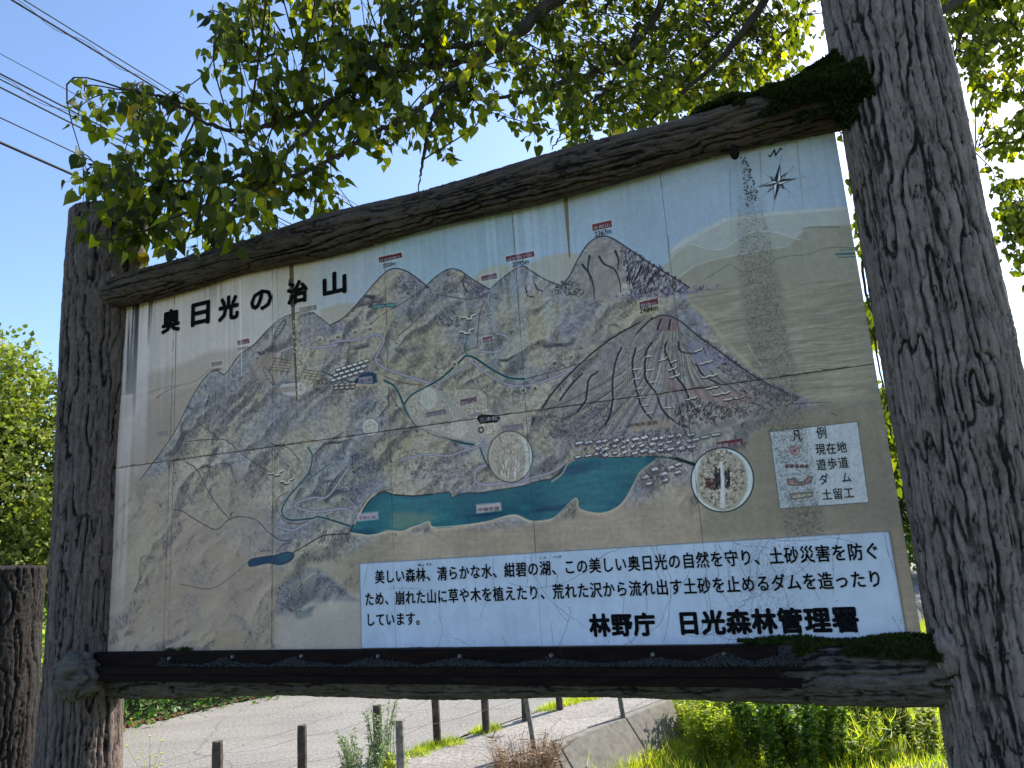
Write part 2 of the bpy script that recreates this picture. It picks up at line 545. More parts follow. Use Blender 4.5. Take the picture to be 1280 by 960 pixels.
    for _ in range(60000):
        x = prng.integers(0, W); y = prng.integers(0, H)
        d_ = dn[y, x]
        if prng.random() > d_ * 1.5 - 0.12: continue
        L_ = prng.uniform(4, 15); th = prng.uniform(0.5, 1.5) if prng.random() < 0.7 else prng.uniform(-1.2, -0.4)
        seg(x, y, x + L_ * math.cos(th), y - L_ * math.sin(th), prng.uniform(1.5, 3.2), [(64, 60, 68), (86, 84, 90), (56, 54, 54), (78, 74, 70)][nb % 4], prng.uniform(0.25, 0.7)); nb += 1
        if nb > 5200: break
    # pen work over the whole land: hatching denser in the noise's dark patches
    forest = [(228, 590), (300, 470), (400, 420), (470, 370), (560, 350), (640, 360), (720, 360), (820, 380), (860, 420), (900, 450), (960, 490), (870, 540), (720, 560),
              (640, 600), (560, 610), (470, 615), (430, 650), (360, 680), (330, 640), (240, 640)]
    nb = 0
    xs = [p[0] for p in forest]; ys = [p[1] for p in forest]
    while nb < 7000:
        x = prng.uniform(min(xs), max(xs)); y = prng.uniform(min(ys), max(ys))
        if not inpoly(x, y, forest): continue
        nb += 1
        u, v = uv_of(x, y); k = wash2[int(v * PS), int(u * PS)]
        if prng.random() > (k - 0.30) * 3.6: continue
        L = prng.uniform(0.8, 3.2); th = prng.uniform(-0.5, 1.9)
        q = P([(x, y), (x + L * math.cos(th), y - L * math.sin(th))])
        seg(*q[0], *q[1], prng.uniform(0.45, 0.95) * lscale(x, y), [(76, 74, 88), (96, 92, 100), (70, 72, 66), (182, 176, 156), (110, 116, 132)][prng.integers(5)], prng.uniform(0.25, 0.7))
    contour([(400, 480), (520, 400), (700, 380), (740, 470), (560, 500), (440, 520)], 90, (84, 80, 84), 20, 0.8, 0.5, (0.1, 0.9))
    contour([(400, 480), (520, 400), (700, 380), (740, 470), (560, 500), (440, 520)], 60, (190, 182, 150), 20, 1.6, 0.4, (0.1, 0.9))
    contour([(360, 600), (480, 560), (640, 560), (640, 600), (470, 612), (380, 640)], 40, (92, 90, 104), 16, 0.8, 0.45, (-0.1, 0.9))
    contour([(640, 400), (720, 370), (860, 380), (840, 420), (720, 470), (640, 480)], 60, (80, 78, 84), 26, 0.8, 0.5, (0.3, 1.0))
    contour([(640, 400), (720, 370), (860, 380), (840, 420), (720, 470), (640, 480)], 40, (186, 180, 146), 24, 1.6, 0.45, (0.3, 1.0))
    for pts, n in (([(505, 560), (545, 575), (600, 580), (590, 598), (520, 600), (495, 575)], 280), ([(440, 568), (468, 572), (480, 590), (450, 600), (436, 585)], 320),
                   ([(400, 600), (450, 600), (455, 618), (410, 620)], 240), ([(545, 395), (580, 398), (575, 410), (545, 408)], 160),
                   ([(255, 480), (262, 475), (262, 520), (254, 540)], 50), ([(285, 470), (320, 460), (350, 510), (290, 520)], 200),
                   ([(430, 500), (480, 500), (480, 520), (440, 525)], 100), ([(490, 350), (510, 355), (515, 368), (495, 368)], 60),
                   ([(575, 345), (612, 365), (625, 375), (580, 372)], 260), ([(508, 345), (535, 358), (545, 372), (515, 372)], 70)):
        marks(pts, n, [dk, (80, 80, 110), (100, 98, 120)], (0.8, 3), (0.5, 1.0), (0, 3.1))

    # the tall peak (2367) and its rocky side
    poly([(715, 348), (735, 308), (752, 298), (790, 316), (780, 350), (770, 378), (700, 372)], (150, 146, 128), 0.6, 3, tex=0.6 + 0.4 * wash2)
    poly([(742, 325), (757, 325), (765, 345), (775, 372), (742, 374)], (160, 146, 140), 0.6, 3)
    rock = [(775, 308), (800, 320), (838, 344), (856, 356), (862, 366), (820, 366), (800, 372), (790, 372), (782, 350)]
    poly(rock, (124, 122, 134), 0.7, 2)
    marks(rock, 520, [(24, 22, 30), (34, 32, 42), (60, 56, 78), (188, 184, 178)], (1.5, 5), (0.6, 1.3), (0.7, 1.7), (0.5, 0.95))
    marks([(760, 372), (862, 360), (900, 358), (880, 366), (800, 376)], 220, [(60, 56, 90), (96, 90, 130), (150, 144, 156)], (1.5, 4), (0.6, 1.2))
    marks([(700, 352), (720, 352), (735, 372), (690, 368)], 130, [(34, 32, 36), (60, 58, 60)], (1.2, 3.5), (0.6, 1.2))
    for pts in ([(737, 320), (735, 335), (738, 352)], [(728, 331), (738, 345), (742, 360), (743, 374)], [(749, 321), (755, 330), (768, 337), (774, 350), (776, 366)],
                [(769, 314), (773, 325), (772, 337)], [(802, 332), (796, 346), (790, 357)], [(820, 340), (812, 352), (806, 364)]):
        stroke(pts, 2.6, (36, 32, 38), 0.95, taper=True)
    stroke([(657, 360), (660, 370), (667, 371)], 1.6, (36, 32, 38), 0.9)
    stroke([(668, 354), (672, 362), (680, 364)], 1.6, (36, 32, 38), 0.9)
    stroke([(578, 350), (580, 358), (584, 365)], 1.6, (36, 32, 38), 0.8)
    marks([(655, 338), (700, 360), (690, 372), (645, 380), (635, 360)], 200, [(96, 96, 92), (124, 120, 118), (180, 174, 160)], (2, 6), (0.5, 0.9), (0.9, 1.6))
    marks([(565, 340), (600, 358), (560, 372), (545, 358)], 120, [(120, 104, 88), (96, 90, 84), (182, 172, 140)], (1.5, 4), (0.5, 0.9), (0.2, 1.2))

    # the big mountain: fan of gullies, dams, retaining walls
    fan = [(800, 405), (822, 396), (845, 397), (868, 415), (900, 440), (940, 470), (1000, 498), (960, 520), (900, 535), (840, 552), (760, 552), (690, 548),
           (700, 500), (735, 460), (770, 425)]
    F = C((141, 137, 130)) + (wash2[..., None] - 0.5) * 0.25 + (fine[..., None] - 0.5) * 0.12
    sl, m = pmask(fan, 3); lay(sl, m * 0.75, F)
    for k in range(34):
        f = k / 33.0
        bx = 672 + 318 * f + prng.normal(0, 3); by = 545 - 48 * max(0, f - 0.55) / 0.45 - 30 * max(0, 0.25 - f) / 0.25 + prng.normal(0, 3)
        sx = 822 + 34 * f; sy = 402 + 22 * abs(f - 0.45) + prng.uniform(0, 26)
        mx = sx + (bx - sx) * 0.42 + (6 if f < 0.5 else -6); my = sy + (by - sy) * 0.55 - 8
        pts = [(sx, sy), ((sx + mx) / 2 + prng.normal(0, 1.5), (sy + my) / 2 - 3), (mx, my), ((bx + mx) / 2 + prng.normal(0, 2), (by + my) / 2 + 2), (bx, by)]
        stroke(pts, prng.uniform(2.5, 5), [(180, 172, 136), (120, 116, 116), (168, 162, 138), (112, 108, 112)][k % 4], 0.5)
        stroke([(x + 1.5, y) for x, y in pts], prng.uniform(0.7, 1.4), (58, 54, 58), prng.uniform(0.35, 0.8), taper=k % 2 == 0, jit=0.3)
    poly([(818, 398), (832, 394), (848, 400), (846, 414), (822, 414)], (128, 96, 96), 0.75, 1)
    poly([(862, 420), (880, 430), (910, 450), (880, 470), (860, 440)], (134, 136, 156), 0.7, 3)
    for pts in ([(858, 485), (880, 480), (890, 500), (866, 500)], [(885, 495), (930, 488), (948, 500), (905, 510)], [(832, 470), (855, 480), (852, 494), (830, 486)]):
        poly(pts, (150, 118, 112), 0.55, 2)
    dark = (38, 34, 44)
    for pts in ([(800, 403), (770, 420), (745, 438), (715, 465), (690, 492), (678, 510)], [(815, 398), (795, 418), (788, 432)],
                [(777, 435), (770, 450), (766, 475), (766, 500), (762, 520), (757, 530)], [(795, 435), (791, 450), (792, 470), (797, 492), (803, 510), (815, 525)],
                [(815, 428), (808, 440), (806, 462), (808, 475), (820, 492), (828, 512), (845, 528), (860, 534)],
                [(833, 428), (831, 438), (838, 455), (845, 470), (856, 485), (862, 500), (872, 515)], [(848, 428), (850, 438), (866, 442), (880, 436)],
                [(747, 465), (736, 475), (732, 500), (722, 515)], [(728, 467), (715, 480), (700, 500)], [(870, 455), (880, 470), (900, 480)],
                [(826, 400), (822, 412)], [(838, 400), (836, 412)]):
        stroke(pts, 2.3, dark, 0.9, taper=False, jit=0.25)
        stroke([(x + 2.2, y) for x, y in pts], 0.9, (182, 176, 158), 0.5)
    for pts in ([(812, 398), (795, 415), (786, 445), (784, 480), (780, 510), (774, 532)], ):
        stroke(pts, 2.6, (172, 166, 140), 0.9)
        stroke(pts, 1.2, (96, 80, 70), 0.9, dash=(1.3, 1.6))
    for x, y, l in ((791, 462, 9), (792, 474, 8), (795, 486, 8), (798, 497, 8), (802, 507, 8), (808, 517, 8), (807, 446, 8), (808, 463, 9), (812, 478, 9), (820, 492, 10), (830, 510, 12)):
        stroke([(x, y), (x + l, y - 1.2)], 1.2, (208, 204, 190), 0.9)
        stroke([(x, y + 1.4), (x + l, y + 0.2)], 0.7, dark, 0.8)
    for x, y, l in ((824, 451, 10), (838, 453, 10), (838, 472, 12), (836, 463, 9), (868, 440, 10), (875, 455, 15), (878, 472, 18), (884, 486, 16), (892, 494, 20), (905, 500, 24), (857, 500, 14), (860, 512, 16)):
        pts = [(x, y), (x + l * 0.3, y - 0.5), (x + l * 0.45, y - 2.2), (x + l * 0.75, y - 2.0), (x + l, y - 4.5)]
        stroke([(a, b + 1.5) for a, b in pts], 1.8, (44, 38, 44), 0.85, smooth=False)
        stroke(pts, 1.2, (222, 216, 190), 0.95, smooth=False)
    marks([(868, 415), (905, 440), (945, 470), (1000, 497), (985, 505), (930, 490), (885, 450)], 520, [(58, 50, 96), (40, 36, 52), (88, 82, 120), (150, 144, 140)], (1, 3), (0.6, 1.2))
    marks([(930, 485), (1003, 497), (985, 510), (955, 520), (915, 525), (905, 510)], 420, [(96, 70, 58), (52, 42, 44), (130, 112, 92), (48, 42, 66)], (1, 3.2), (0.6, 1.2))
    marks([(840, 510), (870, 500), (925, 515), (905, 528), (850, 535)], 420, [(40, 32, 36), (92, 70, 60), (28, 24, 30), (176, 160, 136)], (1.2, 4), (0.7, 1.5), (0.6, 2.0))
    stroke([(985, 505), (1010, 504), (1040, 503)], 1.2, (60, 52, 76), 0.8, taper=True)
    marks([(690, 520), (760, 505), (770, 530), (740, 545), (680, 548)], 420, [(62, 56, 60), (100, 84, 78), (78, 76, 92)], (0.8, 2.4), (0.7, 1.3))
    marks([(680, 540), (860, 530), (870, 545), (700, 555)], 300, [(84, 80, 108), (108, 102, 128), (62, 58, 70)], (1, 3), (0.6, 1.2))
    marks([(745, 440), (860, 420), (870, 500), (740, 520)], 500, [(90, 86, 90), (150, 146, 132), (70, 68, 76)], (0.8, 2), (0.5, 0.9))
    poly([(790, 530), (815, 524), (850, 528), (830, 536), (785, 540)], (172, 152, 122), 0.6, 2)

    # far peaks at the left: scars and terraces
    poly([(258, 530), (262, 495), (270, 480), (282, 482), (288, 500), (285, 530)], (130, 130, 134), 0.6, 3, True)
    marks([(255, 500), (275, 485), (290, 500), (288, 530), (258, 535)], 90, [(54, 50, 60), (84, 80, 92)], (1.5, 6), (0.6, 1.2), (1.2, 1.7))
    for c, tilt in (((350, 411), 1), ((336, 470), -1)):
        e = [(c[0] + 3.4 * math.cos(t_) + tilt * 6.5 * math.sin(t_), c[1] - 11 * math.sin(t_)) for t_ in np.linspace(0, 6.28, 20)]
        poly(e, (142, 146, 158), 0.9, 1); stroke(e, 1.3, (38, 36, 48), 0.9)
        for k in range(5):
            stroke([(c[0] - 4 + tilt * (k - 2) * 2, c[1] - (k - 2) * 4), (c[0] + 4 + tilt * (k - 2) * 2, c[1] - 1 - (k - 2) * 4)], 0.7, (52, 50, 62), 0.8)
    poly([(316, 448), (330, 440), (350, 445), (352, 470), (335, 480), (318, 468)], (172, 150, 134), 0.6, 4, True)
    marks([(320, 440), (330, 438), (330, 448), (320, 450)], 12, [(50, 40, 70)], (1, 2), (1, 1.8))
    for x0, y0, nx, ny, sx in ((345, 448, 4, 5, 7), (380, 462, 5, 4, 6)):
        for i in range(nx):
            stroke([(x0 + i * sx, y0 + i * 1.5), (x0 + i * sx - 8, y0 + ny * 3.4 + i * 1.5)], 1.0, (60, 50, 44), 0.85, jit=0.3)
        for j in range(ny):
            stroke([(x0 - j * 1.5 - 2, y0 + j * 3.6), (x0 + nx * sx - 2 - j * 2, y0 + j * 3.4 + 4)], 1.0, (72, 58, 48), 0.8, jit=0.3)
        poly([(x0 - 6, y0 + 4), (x0 + nx * sx, y0), (x0 + nx * sx, y0 + 16), (x0 - 6, y0 + 16)], (190, 170, 130), 0.25, 3)
    stroke([(383, 462), (410, 455), (420, 458)], 1.2, (176, 178, 190), 0.5)

    # skyline ink
    ink = (48, 46, 48)
    stroke([(175, 600), (215, 545), (238, 500), (256, 472), (270, 463), (281, 468), (298, 445), (318, 430), (335, 412), (356, 396), (385, 388)], 1.1, ink, 0.9)
    stroke([(390, 390), (400, 397), (412, 407)], 0.9, ink, 0.7)
    stroke([(412, 407), (430, 397), (450, 376), (470, 352), (488, 337), (505, 338), (520, 347), (536, 360)], 1.3, ink, 0.95)
    stroke([(532, 358), (545, 346), (560, 337), (574, 338), (590, 349), (612, 362)], 1.2, ink, 0.9)
    stroke([(612, 362), (632, 345), (652, 333), (664, 339), (682, 350), (700, 357)], 1.3, ink, 0.95)
    stroke([(702, 357), (712, 345), (722, 325), (735, 305), (750, 296), (765, 298), (790, 314), (815, 331), (840, 346), (862, 360)], 1.4, ink, 0.95)
    stroke([(810, 402), (828, 394), (848, 400), (870, 418), (900, 440), (945, 472), (985, 492)], 1.6, ink, 0.9)
    stroke([(535, 358), (505, 378), (480, 392), (462, 406)], 0.9, ink, 0.8)
    stroke([(532, 390), (510, 410), (497, 420)], 0.9, ink, 0.7)
    stroke([(820, 405), (862, 470), (870, 480)], 0.5, ink, 0.2)
    stroke([(230, 622), (262, 600), (300, 470)], 0.5, ink, 0.1)

    # rivers and roads
    teal = (22, 74, 84)

    def road(pts, w=3.4, c=(150, 148, 160)):
        stroke(pts, w + 1.4, (104, 100, 112), 0.8); stroke(pts, w, (186, 184, 190), 0.8); stroke(pts, w - 1.4, c, 0.95)

    def river(pts, w=1.8):
        stroke(pts, w + 1.5, (150, 164, 150), 0.5); stroke(pts, w, teal, 0.95)
    road([(350, 440), (375, 430), (390, 424), (388, 434), (420, 432), (415, 428), (450, 424), (470, 418), (480, 425), (473, 440), (470, 452), (485, 462), (520, 474), (545, 481)], 2.2)
    road([(545, 481), (560, 502), (580, 520), (595, 540), (608, 565), (614, 574), (606, 582), (596, 586), (594, 600), (606, 606), (630, 604), (655, 600)], 2.6)
    road([(548, 480), (570, 465), (590, 452), (596, 440), (620, 440), (636, 428), (632, 420), (620, 416), (624, 408), (614, 402), (606, 394), (616, 390), (610, 378), (612, 366)], 1.6)
    road([(590, 453), (610, 468), (635, 481), (660, 482), (690, 473), (715, 462)], 1.8)
    road([(435, 586), (410, 620), (392, 622), (372, 628), (370, 634), (395, 640), (430, 636), (446, 646)], 2.0)
    road([(345, 658), (365, 663), (378, 657), (395, 648), (415, 640)], 2.0)
    road([(612, 556), (585, 562), (560, 570), (530, 568), (500, 576)], 1.4, (146, 152, 160))
    road([(655, 600), (690, 590), (706, 580)], 1.8)
    river([(402, 464), (420, 472), (441, 478)], 1.6)
    river([(480, 476), (492, 482), (500, 495), (506, 510), (514, 524), (522, 533), (545, 541), (570, 552), (592, 556)], 2.4)
    river([(505, 506), (515, 494), (540, 480), (555, 470), (575, 452), (583, 445), (594, 448), (612, 460), (635, 472), (655, 474)], 2.4)
    river([(585, 444), (580, 436), (583, 425), (586, 405), (588, 390)], 1.0)
    river([(600, 560), (606, 575), (612, 584), (620, 588)], 1.8)
    stroke([(655, 474), (680, 468), (720, 456), (740, 448)], 1.0, (56, 66, 70), 0.85)
    river([(385, 560), (390, 570), (386, 590), (372, 608), (360, 622), (352, 640), (362, 650), (390, 648), (398, 646), (420, 652), (438, 658)], 1.9)
    stroke([(338, 555), (360, 560), (376, 578)], 1.0, (60, 60, 62), 0.85)
    river([(372, 608), (390, 596), (412, 580)], 1.0)
    dgrey = (70, 72, 76)
    stroke([(217, 637), (228, 639), (245, 650), (270, 662), (285, 650), (300, 646), (320, 650), (335, 665), (350, 675), (362, 676)], 1.2, dgrey, 0.9)
    stroke([(232, 578), (245, 586), (258, 610), (272, 632), (288, 650)], 1.2, dgrey, 0.9)
    stroke([(310, 702), (290, 720), (272, 733), (255, 736), (225, 730)], 1.2, (110, 100, 84), 0.9)
    stroke([(364, 692), (385, 680), (403, 670), (420, 668), (437, 667)], 1.4, (52, 54, 52), 0.9)
    stroke([(232, 552), (270, 549), (285, 552), (303, 568), (330, 586), (350, 596)], 1.1, dgrey, 0.85)
    stroke([(247, 528), (262, 540), (274, 549)], 1.1, dgrey, 0.85)
    for x, y in ((345, 592), (358, 602), (586, 397), (583, 415)):
        pts = [(x - 8, y), (x - 3, y - 0.5), (x - 2, y + 2), (x + 3, y + 1.5), (x + 4, y - 2), (x + 9, y - 4)]
        stroke([(a, b + 1.4) for a, b in pts], 1.8, (48, 44, 44), 0.9, smooth=False); stroke(pts, 1.5, (214, 206, 182), 1.0, smooth=False)
    for x, y in ((402, 672), (415, 672), (305, 648), (318, 647)):
        for k in (0, 3):
            stroke([(x + k + 3, y - 9), (x + k, y - 2), (x + k + 1, y), (x + k - 3, y + 7)], 1.1, (60, 52, 46) if x > 390 else (150, 140, 116), 0.9, smooth=False)
    # walking trails, dotted
    red = (120, 66, 60)
    for pts in ([(612, 366), (600, 372), (585, 374), (568, 372), (545, 368)], [(606, 376), (600, 392), (598, 410), (596, 436)], [(596, 434), (585, 438), (572, 446), (555, 462)],
                [(360, 615), (348, 622), (345, 632), (350, 644), (357, 652), (370, 655), (385, 652)], [(345, 690), (352, 682), (364, 678)],
                [(475, 614), (488, 612)], [(518, 530), (545, 545), (580, 552)], [(548, 487), (580, 486), (600, 487), (609, 495), (609, 510)],
                [(480, 470), (500, 478), (530, 482)], [(445, 650), (448, 640), (462, 620)], [(486, 485), (492, 500), (500, 512)]):
        stroke(pts, 1.3, red if pts[0][0] < 500 else (92, 72, 66), 0.85, dash=(1.2, 1.5))

    # marsh ovals with stipple
    poly([(507, 510), (515, 495), (540, 484), (560, 500), (585, 525), (600, 550), (570, 550), (540, 542), (518, 530)], (176, 166, 148), 0.85, 2, True)
    poly([(552, 485), (600, 486), (610, 498), (609, 515), (625, 520), (622, 548), (600, 545), (580, 518), (560, 500)], (176, 164, 142), 0.85, 2)
    poly([(565, 480), (600, 480), (606, 486), (560, 488)], (150, 138, 108), 0.6, 2)
    marks([(552, 485), (606, 486), (610, 515), (625, 525), (615, 548), (590, 525), (560, 498)], 420, [(232, 226, 206), (120, 102, 88), (206, 198, 170)], (0.4, 1), (0.8, 1.2))
    marks([(510, 512), (520, 498), (545, 490), (590, 540), (570, 548), (530, 538)], 260, [(222, 216, 196), (130, 112, 96)], (0.4, 1), (0.8, 1.2))
    poly(ell(536, 498, 10.5, 14), (200, 196, 180), 0.8, 1); contour(ell(536, 498, 9, 12), 22, (150, 142, 124), 8, 0.7, 0.7, (1.2, 1.9))
    poly(ell(573, 535, 10.5, 13), (196, 190, 172), 0.75, 1); contour(ell(573, 535, 9, 11), 18, (150, 140, 122), 7, 0.7, 0.7, (0.5, 1.9))
    poly(ell(463, 534, 9, 9.5), (190, 184, 166), 0.95, 1); stroke(ell(463, 534, 9, 9.5) + [(472, 534)], 1.0, (222, 216, 200), 0.9)
    marks(ell(463, 534, 7, 7), 60, [(220, 214, 196), (140, 130, 116)], (0.4, 1.5), (0.6, 1))
    # waterfall close-ups
    poly(ell(638, 571, 28, 32), (176, 166, 144), 0.95, 1)
    poly([(650, 545), (662, 553), (666, 572), (662, 592), (654, 598), (657, 575), (655, 558)], (196, 206, 192), 0.85, 2)
    contour(ell(636, 575, 20, 26), 60, (120, 108, 90), 10, 0.8, 0.7, (0.2, 1.9))
    contour(ell(638, 588, 15, 14), 46, (226, 224, 208), 12, 0.9, 0.8, (1.35, 1.75))
    contour(ell(638, 588, 15, 14), 30, (98, 90, 78), 10, 0.7, 0.7, (1.35, 1.75))
    marks(ell(637, 568, 22, 26), 120, [(214, 204, 180), (110, 98, 84)], (1, 4), (0.5, 1.0))
    stroke(ell(638, 571, 28, 32) + [(666, 571)], 1.0, (52, 50, 46), 0.9)
    cc = ell(903, 600, 39, 40)
    poly(cc, (196, 208, 204), 1.0, 1)
    poly([(880, 566), (895, 561), (915, 566), (930, 580), (934, 610), (922, 632), (905, 638), (890, 634), (874, 620), (872, 590)], (160, 150, 124), 0.9, 2, True)
    marks([(880, 566), (895, 561), (915, 566), (930, 585), (930, 612), (915, 634), (895, 636), (876, 620), (874, 590)], 520,
          [(44, 36, 40), (84, 66, 58), (120, 106, 88), (214, 206, 186), (200, 194, 170)], (1, 4.5), (0.7, 1.5), (0, 3.1))
    marks([(882, 598), (894, 600), (894, 614), (882, 612)], 90, [(96, 50, 44), (52, 34, 34)], (1, 3), (0.8, 1.6))
    marks([(893, 585), (912, 590), (912, 612), (894, 612)], 120, [(22, 18, 22), (40, 34, 38)], (2, 6), (1, 1.8), (1.2, 1.9))
    poly([(899, 577), (903, 577), (906, 600), (906, 635), (900, 635), (901, 600)], (206, 204, 198), 0.95, 1)
    stroke(cc + [cc[0]], 1.3, (40, 44, 46), 0.95)

    # the lakes
    lake = crom([(437, 666), (441, 657), (449, 648), (457, 632), (468, 620), (480, 615), (490, 618), (500, 619), (515, 620), (530, 619), (545, 617), (562, 615)], 4) + \
        crom([(565, 622), (580, 617), (600, 616), (620, 613), (640, 610), (656, 607), (672, 602), (690, 598), (700, 590), (706, 582), (720, 573), (740, 571), (765, 572),
              (790, 571), (812, 571), (820, 573), (806, 584), (798, 592), (793, 602), (788, 614), (776, 630), (764, 638), (750, 641), (735, 639), (724, 635),
              (723, 626), (719, 623), (711, 632), (700, 642), (690, 648), (678, 650), (665, 651), (655, 647), (645, 643), (632, 645), (618, 650), (600, 653),
              (575, 657), (555, 660), (542, 659), (536, 652), (528, 655), (515, 658), (505, 663), (495, 664), (485, 662), (475, 666), (462, 669), (450, 667)], 4)
    sandy = [(x, y + 4) for x, y in lake]
    poly(sandy, (188, 174, 140), 0.7, 4)
    K = C((44, 102, 112)) + (blur(brush, 3)[..., None] - 0.5) * C((40, 60, 46)) * 0.6 + (wash[..., None] - 0.5) * C((40, 50, 36))
    K = K - ramp(fbm(H, W, 50, 12, 3, prng), 0.52, 0.7)[..., None] * C((10, 26, 14)) * 1.0
    sl, m = pmask(lake, 1); lay(sl, m * 0.97, K)
    poly([(489, 640), (520, 640), (548, 645), (536, 652), (520, 656), (505, 663), (489, 662)], (118, 134, 112), 0.6, 5)
    poly([(440, 645), (489, 622), (489, 664), (438, 667)], (60, 120, 120), 0.25, 4)
    stroke(lake[:40], 1.6, (30, 34, 36), 0.85)
    stroke(lake[40:100], 1.3, (44, 48, 46), 0.8)
    stroke([(437, 666), (462, 669), (490, 664), (505, 664), (536, 652), (542, 659), (600, 654), (640, 644), (660, 651), (690, 649), (719, 623), (724, 636), (750, 642), (776, 631), (793, 604)],
           1.2, (206, 190, 156), 0.75)
    stroke([(443, 655), (458, 628), (470, 617)], 2.0, (200, 186, 150), 0.8)
    stroke([(690, 602), (703, 592), (712, 578), (740, 568), (790, 568), (830, 568), (865, 580)], 2.2, (176, 160, 130), 0.8)
    stroke([(808, 571), (830, 571), (848, 575), (868, 580)], 3.0, (40, 78, 66), 0.95)
    stroke([(845, 573), (868, 581)], 3.6, (28, 48, 42), 0.95)
    navy = (20, 58, 92)
    pl = [(310, 704), (314, 699), (330, 696), (345, 694), (358, 690), (366, 692), (367, 697), (360, 703), (350, 706), (335, 704), (320, 707), (312, 708)]
    poly(pl, navy, 0.9, 1, True); poly([(345, 695), (362, 691), (366, 696), (350, 704)], (30, 96, 110), 0.6, 2); stroke(pl + [pl[0]], 0.9, (24, 44, 60), 0.8)
    pl = [(441, 478), (447, 472), (452, 466), (465, 465), (470, 468), (472, 478), (466, 480), (450, 480)]
    poly([(x, y + 3) for x, y in pl], (196, 176, 130), 0.7, 2); poly(pl, (20, 54, 86), 0.97, 1)
    poly([(448, 472), (465, 470), (466, 479), (448, 480)], (150, 140, 156), 0.9, 1)
    for pts in ([(465, 384), (470, 381), (480, 381), (480, 384), (470, 386)], [(481, 381), (488, 379), (494, 380), (493, 383), (484, 384)]):
        poly(pts, (84, 140, 134), 0.9, 1, True); stroke(pts + [pts[0]], 0.9, (24, 80, 80), 0.9)
    for pts in ([(474, 387), (477, 400), (470, 414)], [(486, 387), (487, 402), (482, 416)]):
        stroke(pts, 4, (180, 168, 120), 0.7)

    # towns: small roofs with ink edges
    def roofs(cells, tone=(202, 202, 200), jx=1.0):
        for (x, y, w_, h_) in cells:
            q = [(x, y), (x + w_, y - h_ * 0.5), (x + w_ + h_ * 0.7, y + h_ * 0.1), (x + h_ * 0.7, y + h_ * 0.6)]
            poly([(a, b + h_ * 0.55) for a, b in q], (96, 90, 92), 0.9, 0)
            poly(q, tone, 0.96, 0); stroke(q + [q[0]], 0.7, (40, 38, 42), 0.9, smooth=False)
    rr = prng
    roofs([(718 + i * 11.5 + rr.uniform(-2, 2), 562 - i * 0.9 + j * 8 + rr.uniform(-1.5, 1.5), rr.uniform(6, 10), rr.uniform(4, 6)) for j in range(-1, 2) for i in range(0 if j else 2, 13)])
    marks([(715, 552), (865, 540), (875, 562), (850, 572), (725, 570)], 420, [(36, 34, 40), (60, 56, 62), (216, 214, 208), (120, 84, 84)], (1, 3), (0.5, 1.0), (0, 1.5))
    roofs([(864, 549, 9, 4), (875, 546, 10, 4), (888, 543, 11, 4)], (186, 202, 196))
    roofs([(800, 596, 9, 6), (812, 586, 9, 6), (822, 592, 10, 6), (832, 584, 9, 6), (842, 580, 8, 5), (826, 600, 8, 5), (842, 590, 8, 5), (806, 604, 8, 5)])
    marks([(795, 600), (815, 580), (860, 582), (862, 594), (815, 608)], 200, [(60, 54, 60), (150, 130, 110), (200, 196, 186)], (0.8, 2.4), (0.5, 0.9))
    roofs([(418 + i * 7 - j * 3, 462 - i * 2.2 + j * 6.5, 6.5, 4.4) for j in range(3) for i in range(6)], (206, 204, 196))
    roofs([(416 + i * 7, 481 - i * 0.5 + j * 4, 5.5, 4) for j in range(2) for i in range(4)], (190, 172, 152))
    poly(ell(366, 486, 17, 9), (192, 190, 186), 0.9, 1); poly([(345, 485), (372, 482), (372, 489), (345, 492)], (150, 126, 112), 0.7, 1)
    stroke([(356, 479), (374, 477)], 2.2, (92, 84, 104), 0.8, dash=(1.6, 1.4), smooth=False)
    # water courses round the text labels
    for x, y in ((400, 424), (423, 421), (444, 415), (463, 411), (568, 455), (552, 466), (624, 484), (637, 487), (654, 488), (669, 485), (684, 484), (694, 454), (714, 447)):
        poly(ell(x, y, 4.2, 4.2, 10), (188, 182, 152), 0.95, 1)
    # dark pill of the village
    poly([(596, 523), (600, 518), (622, 519), (626, 523), (622, 528), (600, 530)], (26, 26, 26), 1.0, 0)
    stroke(ell(601.5, 537.5, 3.0, 3.2, 14) + [(604.5, 537.5)], 1.2, (24, 24, 24), 1.0)

    # labels: dark red bands
    def band(q, col=(112, 36, 52), a=0.95, rim=True):
        if rim: poly([(q[0][0] - 1.5, q[0][1] - 1.5), (q[1][0] + 1.5, q[1][1] - 1.5), (q[2][0] + 1.5, q[2][1] + 1.5), (q[3][0] - 1.5, q[3][1] + 1.5)], (196, 192, 186), 0.55, 1)
        poly(q, col, a, 0)
    band([(473, 322), (502, 316), (503, 322), (474, 329)], (100, 34, 46))
    band([(632, 321), (667, 314), (668, 320.5), (633, 328)], (100, 32, 50))
    band([(740, 281), (764, 275.5), (765, 283.5), (741, 289)])
    band([(799, 378), (822, 372.5), (823, 380), (800, 385.5)])
    band([(601, 346), (621, 341), (622, 348), (602, 352)], (98, 52, 64), 0.85)
    band([(296, 426), (311, 423), (312, 429), (297, 432)], (104, 56, 60), 0.8)
    band([(264, 453), (278, 451), (278, 456), (264, 459)], (128, 116, 110), 0.85)
    band([(374, 385), (395, 381), (396, 387), (375, 391)], (118, 108, 102), 0.85)
    band([(196, 540), (210, 538), (210, 544), (196, 546)], (146, 128, 128), 0.85, False)
    band([(447, 379), (480, 370), (480, 376), (449, 384)], (116, 92, 96), 0.7, False)
    band([(603, 422), (615, 420), (616, 427), (604, 429)], (128, 62, 70), 0.9)
    band([(575, 500), (595, 496), (596, 502), (576, 507)], (112, 72, 86), 0.9, False)
    band([(532, 516), (557, 511), (558, 517), (533, 522)], (120, 96, 110), 0.85, False)
